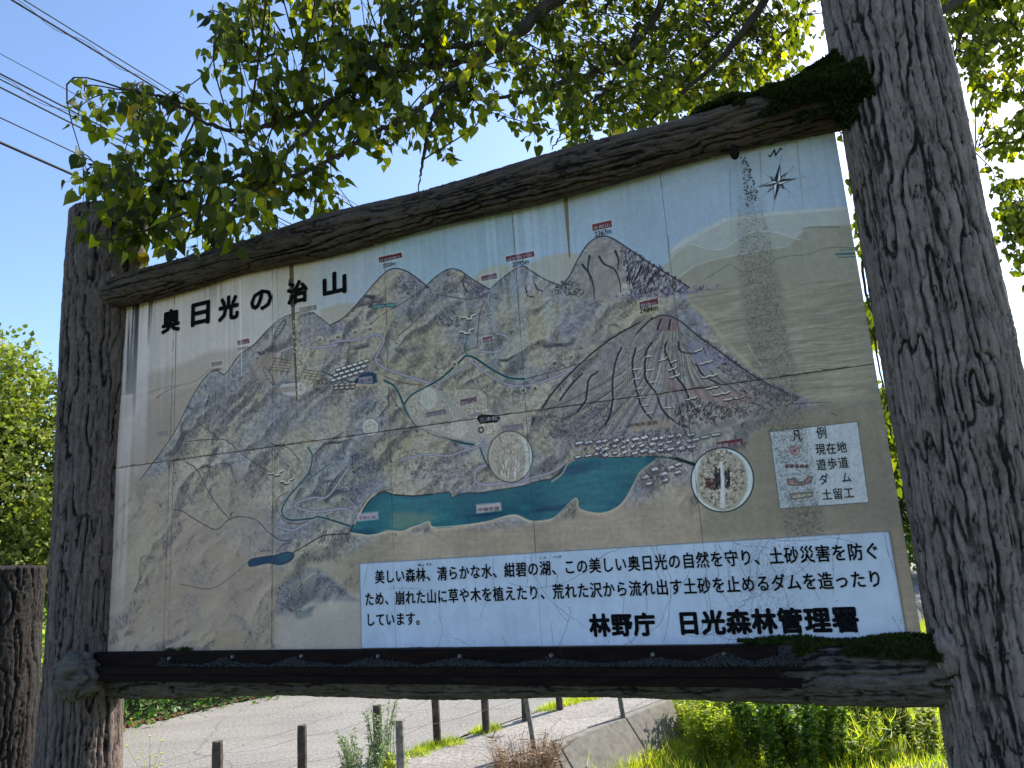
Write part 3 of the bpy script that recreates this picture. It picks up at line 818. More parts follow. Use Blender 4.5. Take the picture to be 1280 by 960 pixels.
    band([(587, 519), (600, 515), (601, 519), (588, 523)], (140, 118, 132), 0.7, False)
    band([(627, 533), (654, 529), (655, 536), (628, 540)], (128, 104, 112), 0.85, False)
    band([(895, 553), (928, 548), (929, 556), (896, 561)], (110, 30, 46), 1.0, False)
    band([(596, 632), (625, 629), (626, 637), (597, 641)], (186, 170, 170), 0.85)
    band([(447, 643), (471, 641), (472, 648), (448, 651)], (176, 160, 170), 0.85)
    band([(440, 432), (462, 428), (463, 434), (441, 438)], (112, 110, 116), 0.6, False)

    # legend card and text plate grounds
    q = [(962, 540), (1072, 527), (1086, 628), (975, 636)]
    poly(q, (182, 194, 198), 1.0, 0)
    stroke(q + [q[0]], 0.8, (70, 74, 70), 0.8, smooth=False)
    poly(ell(993.5, 563, 6, 6), (188, 150, 152), 0.9, 0); stroke(ell(993.5, 563, 6, 6) + [(999.5, 563)], 0.9, (128, 80, 84), 0.9); poly(ell(993.5, 563, 1.6, 1.6), (110, 50, 60), 1, 0)
    for i in range(5):
        x = 981 + i * 6.2
        poly([(x, 581), (x + 4.8, 580.4), (x + 5, 584.8), (x + 0.3, 585.4)], (112, 62, 72), 1, 0)
    pts = [(984, 600), (994, 598), (998, 603), (1006, 602), (1009, 597), (1015, 596), (1014, 603), (1004, 606), (994, 607), (986, 606)]
    poly(pts, (176, 140, 130), 1, 0); stroke(pts + [pts[0]], 1.1, (76, 62, 62), 0.95, smooth=False)
    for x, y in ((993, 603), (997.5, 604), (1002, 604), (1006, 603)): poly(ell(x, y, 0.9, 0.9, 8), (40, 30, 36), 1, 0)
    pts = [(987, 618), (1016, 615.5), (1014, 621), (990, 624)]
    poly(pts, (190, 176, 156), 1, 0); stroke(pts + [pts[0]], 1.1, (76, 66, 62), 0.95, smooth=False)

    # compass rose
    cx, cy = 971.5, 228.5
    ex = np.array([21.5, -4.5]); ey = np.array([2.5, -17.0])
    def cp(a, b): v = np.array([cx, cy]) + ex * a + ey * b; return (float(v[0]), float(v[1]))
    ink2 = (24, 34, 46); wht = (196, 212, 222)
    for big, offa in ((0.62, math.pi / 4), (1.0, 0.0)):
        for k in range(4):
            a0 = offa + k * math.pi / 2
            tip = cp(big * 1.06 * math.cos(a0), big * 1.3 * math.sin(a0))
            l_ = cp(0.27 * math.cos(a0 + math.pi / 4), 0.27 * math.sin(a0 + math.pi / 4)); r_ = cp(0.27 * math.cos(a0 - math.pi / 4), 0.27 * math.sin(a0 - math.pi / 4))
            poly([(cx, cy), l_, tip], ink2, 1, 0); poly([(cx, cy), r_, tip], wht, 1, 0)
            stroke([l_, tip], 0.9, ink2, 0.9, smooth=False); stroke([(cx, cy), tip], 0.6, ink2, 0.9, smooth=False); stroke([r_, tip], 0.7, ink2, 0.9, smooth=False)
    for k in range(8):
        a0 = k * math.pi / 4; s_ = 1.75 if k % 2 == 0 else 1.2
        stroke([cp(0.7 * math.cos(a0), 0.7 * math.sin(a0)), cp(s_ * math.cos(a0), 1.15 * s_ * math.sin(a0))], 0.5, (60, 74, 86), 0.7, smooth=False)
    stroke([(960.5, 194.5), (963, 196), (968, 187.5), (969.5, 194.5), (975.5, 186), (977, 187)], 1.6, ink2, 0.95, smooth=False)

    # pale lime runs, dark runs, rust runs of water down the tiles
    def run(u0, u1, v0, v1, col, a, sharp=0.5):
        x0, x1 = int(max(0, u0) * PS), int(u1 * PS); y0, y1 = int(max(0, v0) * PS), int(min(BH, v1) * PS)
        sub = drip[y0:y1, x0:x1]
        n_ = ramp(sub, sharp - 0.08, sharp + 0.12)
        ed = np.minimum(1, np.minimum(np.arange(x1 - x0), np.arange(x1 - x0)[::-1]) / max(2, 0.15 * (x1 - x0)))[None, :]
        fd = np.linspace(0, 1, y1 - y0)[:, None] ** 0.7
        lay((slice(y0, y1), slice(x0, x1)), (n_ * ed * fd * a).astype(np.float32), col)
    run(0.0, 0.24, 0.9, 1.98, (222, 220, 214), 0.95, 0.42)
    run(0.0, 0.42, 1.2, 1.98, (208, 204, 194), 0.45, 0.45)
    run(0.04, 0.14, 1.25, 1.98, (48, 48, 54), 1.0, 0.44)
    run(0.2, 0.26, 1.65, 1.98, (70, 66, 66), 0.9, 0.46)
    run(0.0, 0.12, 0.0, 1.4, (212, 206, 194), 0.7, 0.35)
    run(0.78, 0.92, 1.1, 1.98, (212, 212, 204), 0.5, 0.5)
    run(0.58, 0.68, 1.6, 1.98, (210, 208, 198), 0.4, 0.5)
    run(0.6, 0.78, 1.78, 1.98, (104, 104, 102), 0.5, 0.52)
    run(1.1, 1.4, 0.8, 1.98, (190, 180, 140), 0.5, 0.45)
    run(2.3, 2.75, 1.1, 1.98, (168, 196, 214), 0.5, 0.5)
    run(2.9, 3.89, 1.5, 1.98, (128, 146, 158), 0.35, 0.5)
    run(3.2, 3.85, 1.4, 1.98, (176, 196, 206), 0.25, 0.5)
    for x0, x1, y0, y1, c_, a_, w_ in ((364, 371, 332, 500, (96, 82, 44), 0.9, 6.5), (707, 712, 248, 322, (112, 94, 54), 0.8, 5.5), (220, 217, 410, 560, (110, 96, 84), 0.6, 2.0),
                                       (217, 210, 575, 812, (112, 84, 52), 0.6, 1.6), (343, 339, 560, 812, (110, 92, 62), 0.5, 1.6), (300, 302, 350, 470, (226, 224, 214), 0.6, 4.0),
                                       (346, 348, 340, 400, (120, 118, 112), 0.6, 1.0), (643, 644, 283, 320, (96, 108, 116), 0.6, 0.8), (912, 915, 215, 300, (110, 118, 118), 0.5, 1.2),
                                       (950, 952, 190, 240, (112, 122, 120), 0.5, 1.6), (996, 1004, 178, 260, (112, 120, 120), 0.5, 1.6), (262, 262, 356, 380, (110, 108, 106), 0.6, 1.5)):
        stroke([(x0, y0), ((x0 + x1) / 2, (y0 + y1) / 2), (x1, y1)], w_, c_, a_, taper=True)
    for k, (x, y) in enumerate(((363, 352), (365, 362), (364, 372), (366, 380))):
        poly(ell(x, y, 2.6 + k % 2, 4.5, 8), (66, 60, 34), 0.85, 1)
    marks([(366, 395), (376, 395), (382, 500), (370, 500)], 120, [(206, 200, 160), (120, 108, 72), (190, 182, 140)], (1, 3.5), (0.7, 1.6), (0, 3.1))
    # speckled grime fanning down below the knob under the top beam
    wedge = [(922, 195), (934, 195), (944, 230), (955, 262), (972, 340), (984, 420), (997, 480), (1012, 560), (1030, 660), (1066, 800), (1000, 800), (985, 680), (965, 560), (945, 480), (928, 380), (922, 300)]
    sl, m = pmask(wedge, 9)
    grime = ramp(fbm(H, W, 330, 660, 2, prng), 0.45, 0.72)
    vgrad = ramp(1.95 - V, 0.0, 0.6) * ramp(V, -0.1, 0.45) * np.ones((H, W), np.float32)
    lay(sl, m * (grime * vgrad)[sl] * 0.3, (62, 62, 56))
    lay(sl, m * (vgrad * (0.4 + 0.9 * wash2))[sl] * 0.26, (92, 92, 82))
    marks(wedge, 1500, [(50, 52, 50), (70, 72, 68)], (0.3, 0.9), (0.7, 1.3), (0, 3), (0.2, 0.55))
    marks([(926, 196), (934, 196), (950, 250), (932, 260)], 110, [(38, 42, 44)], (0.4, 1.0), (0.9, 1.5), (0, 3), (0.6, 0.95))
    poly([(968, 530), (1100, 505), (1120, 650), (880, 672), (930, 560)], (84, 82, 66), 0.08, 8, tex=grime)
    poly([(962, 540), (1072, 527), (1086, 628), (975, 636)], (90, 98, 96), 0.06, 1, tex=grime)
    # grime along the tile joints
    for i in range(240):
        u = prng.uniform(0.0, BW); L = prng.uniform(0.005, 0.05)
        seg(u * PS, (0.985 + prng.normal(0, 0.004)) * PS, (u + L) * PS, (0.985 + prng.normal(0, 0.004)) * PS, prng.uniform(1, 3), (74, 60, 48), prng.uniform(0.1, 0.5))
    for uj in TILE_U[1:-1]:
        for i in range(70):
            v = prng.uniform(0.0, BH); L = prng.uniform(0.01, 0.08)
            seg((uj + prng.normal(0, 0.003)) * PS, v * PS, (uj + prng.normal(0, 0.003)) * PS, (v + L) * PS, prng.uniform(1, 3), (88, 74, 58) if uj < 2 else (120, 122, 112), prng.uniform(0.1, 0.4))
    # every tile was painted a shade apart
    for i in range(6):
        for (a_, b_) in ((0.0, 0.985), (0.985, BH)):
            x0, x1 = int(TILE_U[i] * PS), int(TILE_U[i + 1] * PS)
            CV[int(a_ * PS):int(b_ * PS), x0:x1] *= (1 + prng.uniform(-0.035, 0.035)) * (1 + np.array(prng.uniform(-0.012, 0.012, 3), np.float32))
    CV += (fine[..., None] - 0.5) * 0.05
    bl = np.stack([blur(CV[..., q].copy(), 14) for q in range(3)], -1)
    CV = bl + (CV - bl) * 1.15
    gm = CV.mean(-1, keepdims=True); lk = pmask(lake, 1); keep = np.zeros((H, W, 1), np.float32); keep[lk[0]] = lk[1][..., None]
    CV = CV * keep + (gm + (CV - gm) * 0.80) * (1 - keep)
    CV = np.clip(CV, 0.03, 0.97)


def paint_plate():
    """the white text plate: its own painted sheet, cracked lacquer and grime"""
    w_, h_ = 1500, 260
    q = prng
    im = np.ones((h_, w_, 3), np.float32) * C((182, 196, 212))
    n1 = fbm(h_, w_, 3, 90, 3, q); n2 = fbm(h_, w_, 10, 60, 4, q)
    im += (n1[..., None] - 0.5) * 0.05 + (n2[..., None] - 0.5) * 0.05
    gr = np.clip((fbm(h_, w_, 120, 690, 2, q) - 0.55) / 0.15, 0, 1)
    X = np.linspace(0, 1, w_)[None, :]; Y = np.linspace(0, 1, h_)[:, None]
    band = np.exp(-((X - 0.83 + 0.06 * (1 - Y)) / 0.055) ** 2) + 0.25 * np.clip(Y - 0.8, 0, 1) + 0.4 * np.exp(-((X - 0.5) / 0.02) ** 2) * np.clip(0.3 - Y, 0, 1)
    im = im * (1 - (gr * band * 0.4)[..., None]) + C((64, 66, 66)) * (gr * band * 0.4)[..., None]
    ed = np.clip(1 - np.minimum(X, 1 - X) * w_ / 5.0, 0, 1) + np.clip(1 - (1 - Y) * h_ / 4.0, 0, 1)
    im = im * (1 - 0.6 * np.clip(ed, 0, 1)[..., None]) + C((70, 66, 60)) * 0.6 * np.clip(ed, 0, 1)[..., None]

    def ln(x, y, x2, y2, w=1.6, a=0.55, c=(112, 118, 128)):
        x0 = int(max(0, min(x, x2) - 3)); x1 = int(min(w_, max(x, x2) + 4)); y0 = int(max(0, min(y, y2) - 3)); y1 = int(min(h_, max(y, y2) + 4))
        if x1 <= x0 or y1 <= y0: return
        ys = np.arange(y0, y1)[:, None] + .5; xs = np.arange(x0, x1)[None, :] + .5
        dx, dy = x2 - x, y2 - y
        t = np.clip(((xs - x) * dx + (ys - y) * dy) / (dx * dx + dy * dy + 1e-6), 0, 1)
        d = np.sqrt((xs - x - t * dx) ** 2 + (ys - y - t * dy) ** 2)
        m = (np.clip(w / 2 + .5 - d, 0, 1) * a)[..., None]
        im[y0:y1, x0:x1] = im[y0:y1, x0:x1] * (1 - m) + C(c) * m
    # long cracks of the lacquer
    for i in range(46):
        x = q.uniform(0, w_); y = h_ if i % 2 else q.uniform(0, h_)
        th = -math.pi / 2 + q.normal(0, 0.35) if i % 3 else q.normal(0, 0.3)
        for k in range(q.integers(8, 26)):
            x2 = x + 12 * math.cos(th); y2 = y + 12 * math.sin(th)
            ln(x, y, x2, y2, q.uniform(1.3, 2.2), q.uniform(0.4, 0.8))
            x, y = x2, y2; th += q.normal(0, 0.16)
    for i in range(90):
        x = q.uniform(0, w_ * 0.6); y = q.uniform(0, h_)
        ln(x, y, x + q.normal(0, 9), y + q.normal(0, 9), 1.0, 0.35)
    for u in (1.80, 2.497, 3.193):
        xx = (u - 1.616) / (3.846 - 1.616) * w_
        ln(xx, 0, xx, h_, 1.8, 0.5)
    for i in range(160):
        x, y = q.uniform(0, w_), q.uniform(0, h_)
        ln(x, y, x + 1, y, q.uniform(1, 2.6), 0.6, (70, 72, 74))
    return np.clip(im, 0.03, 0.97)


def to_image(name, arr):
    h_, w_, _ = arr.shape
    img = bpy.data.images.new(name, w_, h_)
    buf = np.ones((h_, w_, 4), np.float32); buf[..., :3] = arr
    img.pixels.foreach_set(buf.ravel())
    img.update(); img.pack()
    return img


TILE_U = [0.0, 0.405, 1.103, 1.800, 2.497, 3.193, 3.89]
# ------------------------------------------------------------------ node helpers and materials
class NT:
    def __init__(s, name, rough=0.8, spec=0.3):
        s.m = bpy.data.materials.new(name); s.m.use_nodes = True
        s.t = s.m.node_tree; s.b = s.t.nodes['Principled BSDF']
        s.b.inputs['Roughness'].default_value = rough
        s.b.inputs['Specular IOR Level'].default_value = spec
        s.co = s.t.nodes.new('ShaderNodeTexCoord').outputs['Object']
        s.geo = s.t.nodes.new('ShaderNodeNewGeometry')

    def n(s, typ, **kw):
        nd = s.t.nodes.new(typ)
        for k, v in kw.items():
            setattr(nd, k, v)
        return nd

    def l(s, a, b): s.t.links.new(a, b)

    def map(s, scale=(1, 1, 1), src=None, rot=(0, 0, 0)):
        m = s.n('ShaderNodeMapping'); m.inputs['Scale'].default_value = scale; m.inputs['Rotation'].default_value = rot
        s.l(src or s.co, m.inputs['Vector']); return m.outputs['Vector']

    def noise(s, scale, detail=4, rough=0.55, vec=None, dist=0.0):
        x = s.n('ShaderNodeTexNoise'); x.inputs['Scale'].default_value = scale; x.inputs['Detail'].default_value = detail
        x.inputs['Roughness'].default_value = rough; x.inputs['Distortion'].default_value = dist
        s.l(vec or s.co, x.inputs['Vector']); return x.outputs['Fac']

    def ramp(s, fac, stops, interp='LINEAR'):
        r = s.n('ShaderNodeValToRGB'); r.color_ramp.interpolation = interp
        e = r.color_ramp.elements
        while len(e) < len(stops): e.new(0.5)
        for el, (p, c) in zip(e, stops):
            el.position = p; el.color = (c[0], c[1], c[2], 1) if isinstance(c, tuple) else (c, c, c, 1)
        s.l(fac, r.inputs['Fac']); return r.outputs['Color']

    def mix(s, f, a, b, mode='MIX'):
        x = s.n('ShaderNodeMix', data_type='RGBA', blend_type=mode)
        for key, v in (('Factor', f), ('A', a), ('B', b)):
            i = [q for q in x.inputs if q.name == key and (q.type == ('VALUE' if key == 'Factor' else 'RGBA'))][0]
            if isinstance(v, (int, float)): i.default_value = v
            elif isinstance(v, tuple): i.default_value = (v[0], v[1], v[2], 1)
            else: s.l(v, i)
        return [q for q in x.outputs if q.type == 'RGBA'][0]

    def math(s, op, a, b=0.0):
        x = s.n('ShaderNodeMath', operation=op)
        for i, v in enumerate((a, b)):
            if isinstance(v, (int, float)): x.inputs[i].default_value = v
            else: s.l(v, x.inputs[i])
        return x.outputs[0]

    def color(s, c):
        if isinstance(c, tuple): s.b.inputs['Base Color'].default_value = (*c, 1)
        else: s.l(c, s.b.inputs['Base Color'])
        return s

    def bump(s, h, strength=0.4, dist=0.01, prev=None):
        b = s.n('ShaderNodeBump'); b.inputs['Strength'].default_value = strength; b.inputs['Distance'].default_value = dist
        s.l(h, b.inputs['Height'])
        if prev is not None: s.l(prev, b.inputs['Normal'])
        s.l(b.outputs['Normal'], s.b.inputs['Normal']); return b.outputs['Normal']

    def attr(s, name):
        a = s.n('ShaderNodeAttribute'); a.attribute_name = name; return a


def leaf_mat(name, stops, trans=0.45, rough=0.5, tmul=(1.3, 1.5, 0.5)):
    """thin leaf: diffuse and gloss on the faces, light passing through; the tone differs leaf by leaf"""
    s = NT(name, rough, 0.35)
    r = s.geo.outputs['Random Per Island']
    obj = s.n('ShaderNodeObjectInfo').outputs['Random']
    f = s.math('FRACT', s.math('ADD', r, obj))
    col = s.ramp(f, stops)
    s.color(col)
    tr = s.n('ShaderNodeBsdfTranslucent')
    s.l(s.mix(1.0, col, tmul, 'MULTIPLY'), tr.inputs['Color'])
    mx = s.n('ShaderNodeMixShader'); mx.inputs[0].default_value = trans
    s.l(s.b.outputs['BSDF'], mx.inputs[1]); s.l(tr.outputs['BSDF'], mx.inputs[2])
    out = [n for n in s.t.nodes if n.type == 'OUTPUT_MATERIAL'][0]
    s.l(mx.outputs[0], out.inputs['Surface'])
    return s.m


def bark_mat(name, light, dark, tint, scale=1.0, axis_z=True, lich=(0.33, 0.33, 0.31)):
    s = NT(name, 0.9, 0.2)
    st = s.attr('tone')
    v = s.map((16, 16, 2.6) if axis_z else (4, 4, 20))
    n1 = s.noise(3.0 * scale, 6, 0.65, v)
    n2 = s.noise(70, 5, 0.7)
    n3 = s.noise(9, 4, 0.6)
    c = s.mix(s.ramp(n1, [(0.38, 0.55), (0.6, 1.0)]), dark, light)
    c = s.mix(s.ramp(st.outputs['Fac'], [(0.18, 0.0), (0.42, 0.75), (0.6, 1.0)]), dark, c)  # low tone darkens fissures and hollows: bark colour plus painted-in shade
    c = s.mix(s.ramp(st.outputs['Fac'], [(0.72, 0.0), (1.0, 0.45)]), c, tuple(min(1, q * 1.45) for q in light))
    c = s.mix(s.ramp(n3, [(0.5, 0.0), (0.7, 0.6)]), c, tint)
    c = s.mix(s.ramp(s.noise(38, 3, 0.7), [(0.58, 0.0), (0.72, 0.25)]), c, lich)
    c = s.mix(s.ramp(s.noise(150, 3, 0.6), [(0.3, 0.6), (0.42, 0.0)]), c, dark)
    s.color(c)
    b = s.bump(n1, 0.6, 0.02)
    s.bump(n2, 0.9, 0.006, b)
    return s.m


def simple(name, col, var=0.15, scale=20, rough=0.8, spec=0.3, bump=0.3):
    s = NT(name, rough, spec)
    n = s.noise(scale, 5, 0.6)
    lo = tuple(c * (1 - var * 2) for c in col); hi = tuple(min(1, c * (1 + var * 2)) for c in col)
    s.color(s.ramp(n, [(0.3, lo), (0.7, hi)]))
    s.bump(s.noise(scale * 6, 4), bump, 0.004)
    return s.m


MAT = {}
MAT['bark_near'] = bark_mat('weathered_bark', (0.275, 0.210, 0.182), (0.022, 0.016, 0.014), (0.20, 0.145, 0.12))
MAT['bark_far'] = bark_mat('dark_bark', (0.165, 0.122, 0.104), (0.012, 0.009, 0.008), (0.17, 0.12, 0.105))
MAT['bark_stump'] = bark_mat('shaded_stump_bark', (0.030, 0.025, 0.023), (0.004, 0.003, 0.003), (0.035, 0.026, 0.023), lich=(0.04, 0.036, 0.033))  # colour lowered to stand in for the shade the stump is in
MAT['bark_beam'] = bark_mat('log_bark', (0.105, 0.077, 0.060), (0.010, 0.008, 0.007), (0.12, 0.078, 0.056), axis_z=False, lich=(0.12, 0.10, 0.09))
MAT['bark_low'] = bark_mat('grey_log_bark', (0.12, 0.10, 0.085), (0.014, 0.011, 0.010), (0.13, 0.12, 0.11), axis_z=False, lich=(0.24, 0.23, 0.2))
MAT['bark_tree'] = simple('branch_bark', (0.050, 0.038, 0.028), 0.2, 14, 0.9)
MAT['ink'] = simple('black_lettering', (0.008, 0.008, 0.009), 0.45, 90, 0.9, 0.02, 0.05)
MAT['pale_ink'] = simple('pale_lettering', (0.50, 0.44, 0.42), 0.1, 30, 0.6, 0.3, 0.05)
MAT['brown_ink'] = simple('brown_lettering', (0.10, 0.05, 0.035), 0.1, 30, 0.6, 0.3, 0.05)
MAT['violet_ink'] = simple('violet_lettering', (0.11, 0.045, 0.07), 0.1, 30, 0.6, 0.3, 0.05)


def steel():
    s = NT('rusty_dark_steel', 0.85, 0.08)
    n = s.noise(9, 6, 0.65, s.map((0.6, 0.6, 4)))
    c = s.ramp(n, [(0.3, (0.005, 0.004, 0.004)), (0.62, (0.016, 0.008, 0.007)), (0.8, (0.03, 0.022, 0.02))])
    c = s.mix(s.ramp(s.noise(60, 4), [(0.64, 0.0), (0.72, 0.3)]), c, (0.07, 0.055, 0.05))
    s.color(c); s.bump(s.noise(80, 4), 0.4, 0.003); return s.m


MAT['steel'] = steel()
MAT['bolt'] = simple('weathered_bolt', (0.13, 0.115, 0.10), 0.2, 60, 0.6, 0.5)
MAT['grit'] = simple('grey_lichen_grit', (0.06, 0.06, 0.056), 0.3, 90, 0.95, 0.1, 0.8)
MAT['moss'] = simple('dark_moss', (0.030, 0.042, 0.009), 0.3, 40, 0.95, 0.1, 0.6)
MAT['lichen'] = simple('orange_lichen', (0.12, 0.065, 0.02), 0.3, 60, 0.95, 0.1, 0.6)
MAT['backing'] = simple('tile_backing', (0.07, 0.063, 0.055), 0.1, 20, 0.9)


def tile_mat(img, name, gain):
    s = NT(name, 0.55, 0.12)
    t = s.n('ShaderNodeTexImage'); t.image = img; t.interpolation = 'Cubic'; t.extension = 'EXTEND'
    uvn = s.n('ShaderNodeUVMap'); uvn.uv_map = 'UVMap'
    s.l(uvn.outputs['UV'], t.inputs['Vector'])
    c = s.mix(1.0, t.outputs['Color'], gain, 'MULTIPLY')
    c = s.mix(s.ramp(s.noise(5, 6, 0.6), [(0.3, 0.22), (0.7, 0.0)]), c, (0.20, 0.19, 0.17))
    s.color(c)
    s.l(s.ramp(s.noise(14, 5), [(0.3, 0.5), (0.7, 0.8)]), s.b.inputs['Roughness'])
    s.bump(s.noise(120, 3), 0.12, 0.002)
    return s.m
# ------------------------------------------------------------------ logs and posts with modelled bark
def pnoise(h, w, cy, cx, rng):
    """value noise, periodic along the second axis"""
    cy = max(1, int(round(cy))); cx = max(2, int(round(cx)))
    g = rng.random((cy + 3, cx)).astype(np.float32)
    y = np.linspace(0, cy, h, endpoint=False); x = np.linspace(0, cx, w, endpoint=False)
    yi = y.astype(int); xi = x.astype(int); fy = y - yi; fx = x - xi
    fy = fy * fy * (3 - 2 * fy); fx = fx * fx * (3 - 2 * fx)
    r = g[yi] * (1 - fy)[:, None] + g[yi + 1] * fy[:, None]
    return r[:, xi % cx] * (1 - fx) + r[:, (xi + 1) % cx] * fx


def bark_relief(nh, na, length, radius, seed, plate=0.055, stretch=5.5, depth=0.016):
    rng = np.random.default_rng(seed)
    circ = 2 * math.pi * radius
    cx = circ / plate; cy = length / (plate * stretch)
    # warp the columns so that the fissures wander
    warp = (pnoise(nh, na, length / 0.45, circ / 0.3, rng) - 0.5) * 1.6 + (pnoise(nh, na, length / 0.09, circ / 0.09, rng) - 0.5) * 0.9 + (pnoise(nh, na, length / 0.03, circ / 0.05, rng) - 0.5) * 0.35
    def sample(A, sh):
        idx = np.arange(na)[None, :] + warp * sh * na / cx * 0.5
        i0 = np.floor(idx).astype(int); f = idx - i0
        rows = np.arange(nh)[:, None]
        return A[rows, i0 % na] * (1 - f) + A[rows, (i0 + 1) % na] * f
    A = sample(pnoise(nh, na, cy, cx, rng), 1.0)
    B = sample(pnoise(nh, na, cy * 2.2, cx * 2.0, rng), 1.3)
    Cn = sample(pnoise(nh, na, cy * 5, cx * 3.6, rng), 1.5)
    cell = circ / na
    wv = 0.6 + 0.9 * pnoise(nh, na, length / 0.15, circ / 0.1, rng)

    def lines(A_, w_):
        # distance to the contour of the noise, so that every fissure keeps its width
        gy, gx = np.gradient(A_); g = np.sqrt((gx / cell) ** 2 + (gy / (length / nh)) ** 2) + 0.6
        return np.clip(1.25 - np.abs(A_ - 0.5) / g / (w_ * wv), 0, 1)
    ridA = lines(A, plate * 0.22); ridB = lines(B, plate * 0.12); ridC = lines(Cn, plate * 0.07)
    lump = pnoise(nh, na, length / 0.5, 3, rng) - 0.5
    chips = pnoise(nh, na, length / 0.02, circ / 0.012, rng) - 0.5
    chip2 = pnoise(nh, na, length / 0.05, circ / 0.02, rng) - 0.5
    d = -depth * (ridA + 0.55 * ridB + 0.28 * ridC) + depth * 1.6 * lump + chips * depth * 0.22 + chip2 * depth * 0.35
    fleck = pnoise(nh, na, length / 0.028, circ / 0.008, rng) - 0.5
    tone = np.clip(0.72 + 0.5 * (sample(pnoise(nh, na, cy * 0.35, cx * 0.6, rng), 1) - 0.5) + 0.3 * (pnoise(nh, na, length / 0.6, 3, rng) - 0.5)
                   - 0.62 * ridA - 0.38 * ridB - 0.22 * ridC + 0.35 * chip2 + 0.45 * fleck, 0, 1)  # fissures darkened in colour too, adding shade that the relief alone lacks
    return d, tone


def log_mesh(p0, p1, r0, r1, seed, res=0.009, plate=0.05, depth=0.015, stretch=5.5, na=None, cap0=True, cap1=True, bend=0.0, rfun=None, extra=None):
    """a log from p0 to p1 with relief; returns a mesh with a 'tone' attribute"""
    p0 = np.array(p0, float); p1 = np.array(p1, float)
    L = np.linalg.norm(p1 - p0); ax = (p1 - p0) / L
    ref = np.array([0, 0, 1.0]) if abs(ax[2]) < 0.9 else np.array([1.0, 0, 0])
    e1 = np.cross(ax, ref); e1 /= np.linalg.norm(e1); e2 = np.cross(ax, e1)
    nh = max(8, int(L / res)); na = na or max(24, int(2 * math.pi * max(r0, r1) / res))
    d, tone = bark_relief(nh, na, L, max(r0, r1), seed, plate, stretch, depth)
    t = np.linspace(0, 1, nh)[:, None]; a = np.linspace(0, 2 * math.pi, na, endpoint=False)[None, :]
    R = r0 + (r1 - r0) * t
    if rfun is not None: R = R + rfun(t * L, a)
    rr = R + d
    cen = p0[None, None] + ax[None, None] * (t * L)[..., None]
    if bend: cen = cen + e2[None, None] * (bend * np.sin(t * math.pi * 1.0))[..., None] + e1[None, None] * (bend * 0.6 * np.sin(t * 7.0 + seed))[..., None]
    V = cen + e1 * (rr * np.cos(a))[..., None] + e2 * (rr * np.sin(a))[..., None]
    V = V.reshape(-1, 3); T = tone.ravel()
    i = np.arange(nh - 1)[:, None] * na; j = np.arange(na)[None, :]; j2 = (j + 1) % na
    F = np.stack([i + j, i + j2, i + na + j2, i + na + j], -1).reshape(-1, 4)
    VV = [V]; TT = [T]; FF = [F]; base = len(V)
    for cap, row, sgn in ((cap0, 0, -1), (cap1, nh - 1, 1)):
        if not cap: continue
        ring = V[row * na:(row + 1) * na]; c = ring.mean(0)
        prev = np.arange(na) + row * na
        rng = np.random.default_rng(seed + 5)
        for k, s_ in enumerate((0.93, 0.6, 0.25, 0.03)):
            nr = c + (ring - c) * s_ + ax * sgn * (0.012 if k == 0 else 0.016 + 0.006 * k) + ax * rng.normal(0, 0.0025, na)[:, None]
            VV.append(nr); TT.append(np.full(na, 0.5)); cur = np.arange(na) + base; base += na
            q = np.stack([prev, np.roll(prev, -1), np.roll(cur, -1), cur], -1)
            FF.append(q if sgn > 0 else q[:, ::-1]); prev = cur
    V = np.concatenate(VV); F = np.concatenate(FF); T = np.concatenate(TT)
    if extra is not None: V = extra(V)
    me = np_mesh('log', V, F, True)
    at = me.attributes.new('tone', 'FLOAT', 'POINT'); at.data.foreach_set('value', T.astype(np.float32))
    return me


# ------------------------------------------------------------------ the information board
sign = empty('information_board', board_pt(BW / 2, 0, 0) - Vector((0, 0, V0)))
tag(sign, 'large painted relief map board held between two thick bark covered posts', 'signboard')

postR = link_mesh('post', log_mesh((1.562, 2.622, -0.25), (1.568, 2.618, 4.6), 0.224, 0.202, 3, res=0.0052, plate=0.03, depth=0.012, stretch=11), MAT['bark_near'], sign)
postR['label'] = 'near post with grey furrowed bark, moss where the beam joins'
postL = link_mesh('post', log_mesh((-2.435, 4.262, -0.25), (-2.415, 4.254, 3.735), 0.206, 0.208, 8, res=0.0075, plate=0.03, depth=0.013, stretch=11,
                                   rfun=lambda s, a: 0.012 * np.sin(s * 1.9 + 1.0) + 0 * a), MAT['bark_far'], sign)
postL['label'] = 'far post with dark bark and a flat top'

# beams: centre lines run parallel to the board
def bp(u, z, D): return board_pt(u, z - V0, BOARD_D - D)

beam_top = link_mesh('top_beam', log_mesh(bp(-0.02, 3.195, 2.955), bp(4.0, 3.210, 2.955), 0.094, 0.104, 21, res=0.006, plate=0.026, depth=0.012, stretch=16,
                                          rfun=lambda s, a: 0.006 * np.sin(s * 5.1) + 0.006 * np.sin(s * 2.3 + 2 * a)), MAT['bark_beam'], sign)
beam_low = link_mesh('bottom_beam', log_mesh(bp(-0.06, 1.050, 3.075), bp(4.02, 1.088, 2.992), 0.106, 0.100, 35, res=0.0062, plate=0.028, depth=0.012, stretch=12,
                                             rfun=lambda s, a: 0.008 * np.sin(s * 3.7) + 0.006 * np.sin(s * 1.3 + a)), MAT['bark_low'], sign)

